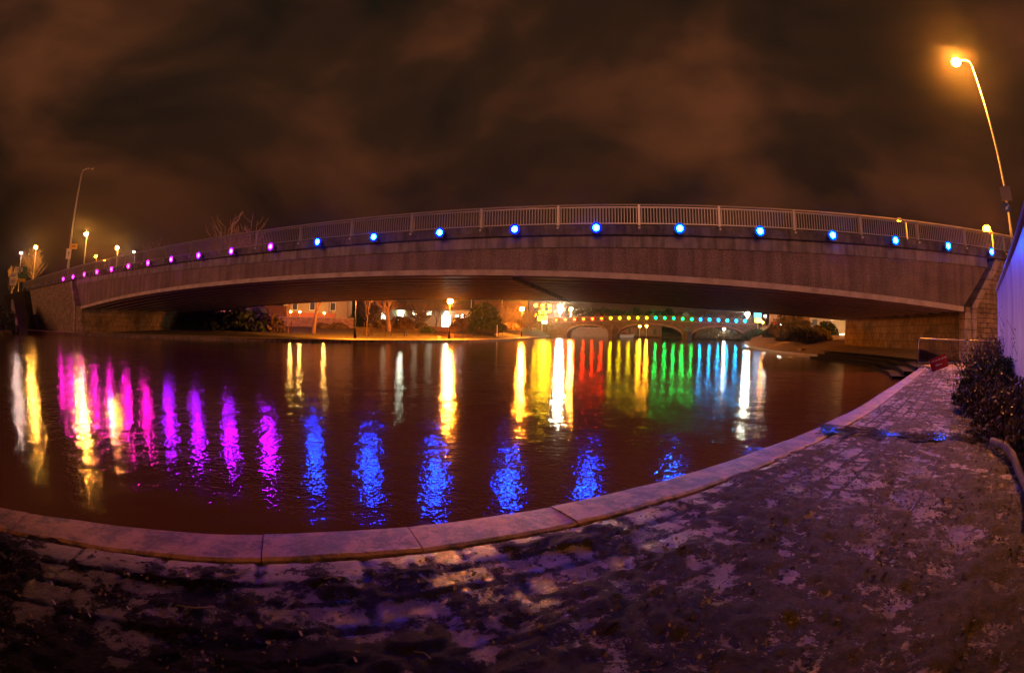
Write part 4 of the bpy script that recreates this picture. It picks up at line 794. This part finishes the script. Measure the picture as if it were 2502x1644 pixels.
# dark timber ledge along the right abutment
t_ = thing('landing_stage', 'dark stepped timber landing along the foot of the right abutment', 'landing stage', (0, 0, 0))
LP = [(23.9, 31.5), (22.6, 25.5), (20.9, 20.6), (17.4, 15.6), (15.6, 13.6)]
for z0, z1, off in ((-.6, .12, -1.0), (-.6, .30, -.35), (-.6, .46, .3)):
    for a, b in zip(LP, LP[1:]): seg((a[0]+off, a[1]-.2*off), (b[0]+off, b[1]-.2*off), z0, z1, .7, 'timber_step', 'timber_dark', t_)

MB().add([(23.9, 31.5, .50), (22.6, 25.5, .50), (20.9, 20.6, .50), (17.6, 15.8, .50), (19.6, 15.2, .50), (23.4, 16.7, .50), (28.5, 34.5, .50), (26.5, 36, .50)], [(0, 1, 2, 3, 4, 5, 6, 7)]).build('timber_deck', 'timber_dark', t_)
# ------------------------------------------------------------------ barriers and red sign by the quay tip
def barrier(label, p0, p1, z0, h=1.1):
    d = Vector(p1)-Vector(p0); t_ = thing('barrier', label, 'barrier', (p0[0], p0[1], z0), math.atan2(d.y, d.x), 'pedestrian barriers at the end of the quay'); L_ = d.length; r = .12
    MB().tube([(0, 0, .25), (0, 0, h-r), (r*.3, 0, h-r*.3), (r, 0, h), (L_-r, 0, h), (L_-r*.3, 0, h-r*.3), (L_, 0, h-r), (L_, 0, .25), (0, 0, .25)], .019, 8).build('frame', 'galvanised', t_, True)
    b = MB()
    for k in range(1, int(L_/.13)): b.tube([(k*L_/int(L_/.13), 0, .25), (k*L_/int(L_/.13), 0, h)], .0035, 5)
    b.build('bars', 'galvanised', t_)
    for x in (.35, L_-.35): MB().tube([(x, -.28, 0), (x, -.02, .12), (x, .02, .12), (x, .28, 0)], .016, 6).build('foot', 'galvanised', t_)
pa, pb, pc = pol(48.9, 18.9), pol(55.0, 21.6), pol(61.0, 23.5)
barrier('long crowd barrier across the end of the quay with a red sign against it', pa[:2], pb[:2], .45, 1.1); barrier('second crowd barrier running behind the white hoarding', (pol(55.3, 21.5))[:2], pc[:2], .47, 1.1)
p = pol(51.6, 18.6, .44); t_ = thing('closure_sign', 'tilted red sign with white lettering and arrow leaning on the barrier', 'sign', p, R(-46))
tl = Matrix.Rotation(R(-14), 4, 'Y')
MB().cbox((0, 0, .30), (.74, .02, .44), 0, Matrix.Rotation(R(-18), 4, 'Y') @ Matrix.Rotation(R(-12), 4, 'X')).build('board', 'red_plastic', t_)
b = MB()
for x in (-.28, -.14, 0, .14, .28): b.cbox((x*.92, -.045, .42+x*.30), (.10, .006, .05), 0, Matrix.Rotation(R(-18), 4, 'Y'))
b.cbox((.04, -.03, .25), (.20, .006, .035), 0, Matrix.Rotation(R(-18), 4, 'Y')); b.add([(-.16, -.03, .20), (-.06, -.035, .28), (-.04, -.03, .15)], [(0, 1, 2)]); b.build('lettering', 'sign_white', t_)
for x in (-.3, .3): MB().tube([(x, .02, .2+x*.3), (x*1.05, .12, 0)], .015, 6).build('foot', 'galvanised', t_)
# white hoarding at the right edge
h0, h1 = pol(59.3, 16.2), pol(66.0, 5.6); d = h1-h0; t_ = thing('hoarding', 'tall white panelled hoarding catching violet light at the right edge', 'fence', (h0.x, h0.y, .3), math.atan2(d.y, d.x)); Lh = d.length; ztop = 2.95
npan = 7
for k in range(npan):
    q_ = MB().box((k*Lh/npan+.018, -.03, 0), ((k+1)*Lh/npan-.018, .05, ztop-.3)).build('panel', 'hoarding_panel', t_)
MB().box((0, .06, .6), (Lh, .12, .7)).box((0, .06, 2.0), (Lh, .12, 2.1)).build('rail', 'bench_wood', t_)
MB().tube([(-.02, -.02, ztop-.27), (Lh, -.02, ztop-.27)], .075, 12).build('cap_rail', 'sign_grey', t_, True)
# scattered shallow puddles in a band across the path
m = mat('puddle', (.012, .010, .009), .12); t = NT(m); t.nrm(t.bump(t.noise(30, 4, .6), .0022))
rnd = random.Random(31); a, b = Vector((3.95, 5.2, 0)), Vector((5.7, 3.55, 0)); d = b-a; nn_ = Vector((-d.y, d.x, 0)).normalized(); pm = MB()
for k in range(230):
    f = rnd.random(); q = a+d*f+nn_*rnd.gauss(0, .17); r0 = rnd.uniform(.012, .07); n_ = 9; ph = rnd.random()*6
    z = zq(q.x, q.y)+.024+rnd.uniform(0, .006); an = math.atan2(q.y, q.x)
    pm.add([(q.x+math.cos(u)*r0*(1+.4*math.sin(3*u+ph))*1.3, q.y+math.sin(u)*r0*(1+.4*math.cos(2*u+ph)), z) for u in [2*math.pi*i/n_ for i in range(n_)]], [tuple(range(n_))])
tag(pm.build('puddles', 'puddle'), 'scattered shallow puddles glinting blue across the path', 'puddles', kind='stuff')
# fallen branch at the right edge of the paving
rb = MB(); pts = [(3.17, 1.38), (3.59, 1.60), (3.99, 1.85), (4.39, 2.14), (4.78, 2.46), (5.10, 2.78), (5.42, 3.18)]
rb.tube([(x, y, zq(x, y)+.10+.03*math.sin(i*1.7)) for i, (x, y) in enumerate(pts)], [.02, .028, .035, .042, .045, .045, .042], 10)
tag(rb.build('fallen_branch', 'bark_dark', smooth=True), 'curved fallen branch lying at the right edge of the paving', 'branch')
# leaf litter and twigs
rnd = random.Random(77); lf = MB()
for _ in range(15000):
    k = rnd.random(); s = rnd.uniform(arc[0]+6, arc[-1]-1) if k > .55 else rnd.gauss(arc[int(len(arc)*.52)], 2.6)
    s = min(max(s, 3), arc[-1]-.2); x = float(np.interp(s, arc, [p[0] for p in QE])); y = float(np.interp(s, arc, [p[1] for p in QE])); nv = nrm_at(min(int(np.searchsorted(arc, s)), len(QE)-1)); o = .5+3.0*rnd.random()**.8
    px, py = x+nv.x*o, y+nv.y*o
    if noise.fractal((px*1.6, py*1.6, 2), 1, 2, 3) < rnd.uniform(-.5, .35): continue
    z = zq(px, py)+.022+(.03*(o-2.4) if o > 2.4 else 0); a = rnd.random()*6.28; sz = rnd.uniform(.006, .015); ca_, sa_ = math.cos(a)*sz, math.sin(a)*sz; q = rnd.uniform(-.012, .02)
    lf.add([(px-ca_, py-sa_, z), (px-sa_*.6, py+ca_*.6, z+q), (px+ca_, py+sa_, z+.004), (px+sa_*.6, py-ca_*.6, z-q*.3)], [(0, 1, 2, 3)])
tag(lf.build('fallen_leaves', 'leaf_litter'), 'wet leaf litter scattered over the quay paving', 'leaves', kind='stuff')
tw = MB()
for _ in range(60):
    s = rnd.uniform(arc[0]+9, arc[-1]-8); x = float(np.interp(s, arc, [p[0] for p in QE])); y = float(np.interp(s, arc, [p[1] for p in QE])); nv = nrm_at(min(int(np.searchsorted(arc, s)), len(QE)-1)); o = rnd.uniform(.5, 3); px, py = x+nv.x*o, y+nv.y*o; a = rnd.random()*6.28; l_ = rnd.uniform(.06, .22)
    tw.tube([(px, py, zq(px, py)+.03), (px+math.cos(a)*l_*.5, py+math.sin(a)*l_*.5, zq(px, py)+.035), (px+math.cos(a+.3)*l_, py+math.sin(a+.3)*l_, zq(px, py)+.028)], .003, 4)
tag(tw.build('twigs', 'bark_dark'), 'small twigs lying among the leaves on the quay', 'twigs', kind='stuff')

# ------------------------------------------------------------------ thin river mist that gives every lamp its glow
hb_ = MB().box((-640, -260, -4), (640, 760, 27)); mh = bpy.data.materials.new('mist'); mh.use_nodes = True; MATS['mist'] = mh; nn2 = mh.node_tree; nn2.nodes.clear()
oo = nn2.nodes.new('ShaderNodeOutputMaterial'); pv = nn2.nodes.new('ShaderNodeVolumePrincipled'); pv.inputs['Color'].default_value = (.9, .9, .9, 1); pv.inputs['Density'].default_value = .00019; pv.inputs['Anisotropy'].default_value = .962
nn2.links.new(pv.outputs[0], oo.inputs['Volume']); tag(hb_.build('haze', 'mist'), kind='stuff')
# ------------------------------------------------------------------ road signs and stairs at far left
t_ = thing('road_sign', 'group of green and white direction panels on posts at far left', 'sign', pol(-60.5, 92, 4.5), R(60)); zz = lambda el: zel(el, 92)-4.5
MB().box((-1.6, .06, -1), (-1.5, .14, zz(5.5))).box((.9, .06, -1), (1.0, .14, zz(5.5))).build('post', 'pole_paint', t_)
for nm, m_, x0, x1, e0, e1 in (('green_panel', 'sign_green', -.2, 1.5, 4.9, 5.5), ('white_panel', 'sign_white', -.9, .6, 4.95, 5.4), ('white_panel', 'sign_white', -2.0, -.4, 4.35, 4.75), ('green_panel', 'sign_green', -.3, 1.5, 4.3, 4.8), ('yellow_panel', 'sign_yellow', -.2, 1.4, 3.95, 4.25), ('white_panel', 'sign_white', -2.0, -.6, 3.6, 4.2)):
    MB().box((x0, .0, zz(e0)), (x1, .05, zz(e1))).build(nm, m_, t_)
b = MB()
for (x0, x1, e0) in ((-1.85, -.6, 4.62), (-1.85, -.9, 4.47), (-1.85, -.8, 4.0), (-1.85, -1.0, 3.8), (-.7, .4, 5.2), (-.7, .2, 5.05)): b.box((x0, -.02, zz(e0)), (x1, -.004, zz(e0+.06)))
b.build('lettering', 'black_paint', t_)
t_ = thing('stairs', 'dark stairs with a sloping pale parapet at the left end of the bridge', 'stairs', (0, 0, 0))
pp = [pol(-61.25, 74), pol(-60.55, 62)]; seg(pp[0][:2], pp[1][:2], .1, 1.0, .32, 'parapet', 'dark_concrete', t_)
d = pp[1]-pp[0]; mm_ = MB(); a, b = pp[0], pp[1]; nn_ = Vector((-d.y, d.x, 0)).normalized()*.16
mm_.add([a-nn_+Vector((0, 0, 1)), a+nn_+Vector((0, 0, 1)), b+nn_+Vector((0, 0, .9)), b-nn_+Vector((0, 0, .9)), a-nn_+Vector((0, 0, 4.2)), a+nn_+Vector((0, 0, 4.2)), b+nn_+Vector((0, 0, 1.2)), b-nn_+Vector((0, 0, 1.2))], [(0, 1, 2, 3), (4, 7, 6, 5), (0, 4, 5, 1), (1, 5, 6, 2), (2, 6, 7, 3), (3, 7, 4, 0)]).build('sloping_parapet', 'band_concrete', t_)
for k in range(10):
    q = a+(b-a)*(k/10)+nn_*6; MB().cbox((q.x, q.y, .3+(9-k)*.19), (2.4, 1.3, .6+(9-k)*.38), math.atan2(d.y, d.x)).build('step', 'dark_concrete', t_)
shrub('bush', 'dark bush in the gloom left of the stairs', pol(-63, 66, .4), (4, 3, 3.2), 'leaf_dark', 3000, .2, 130)
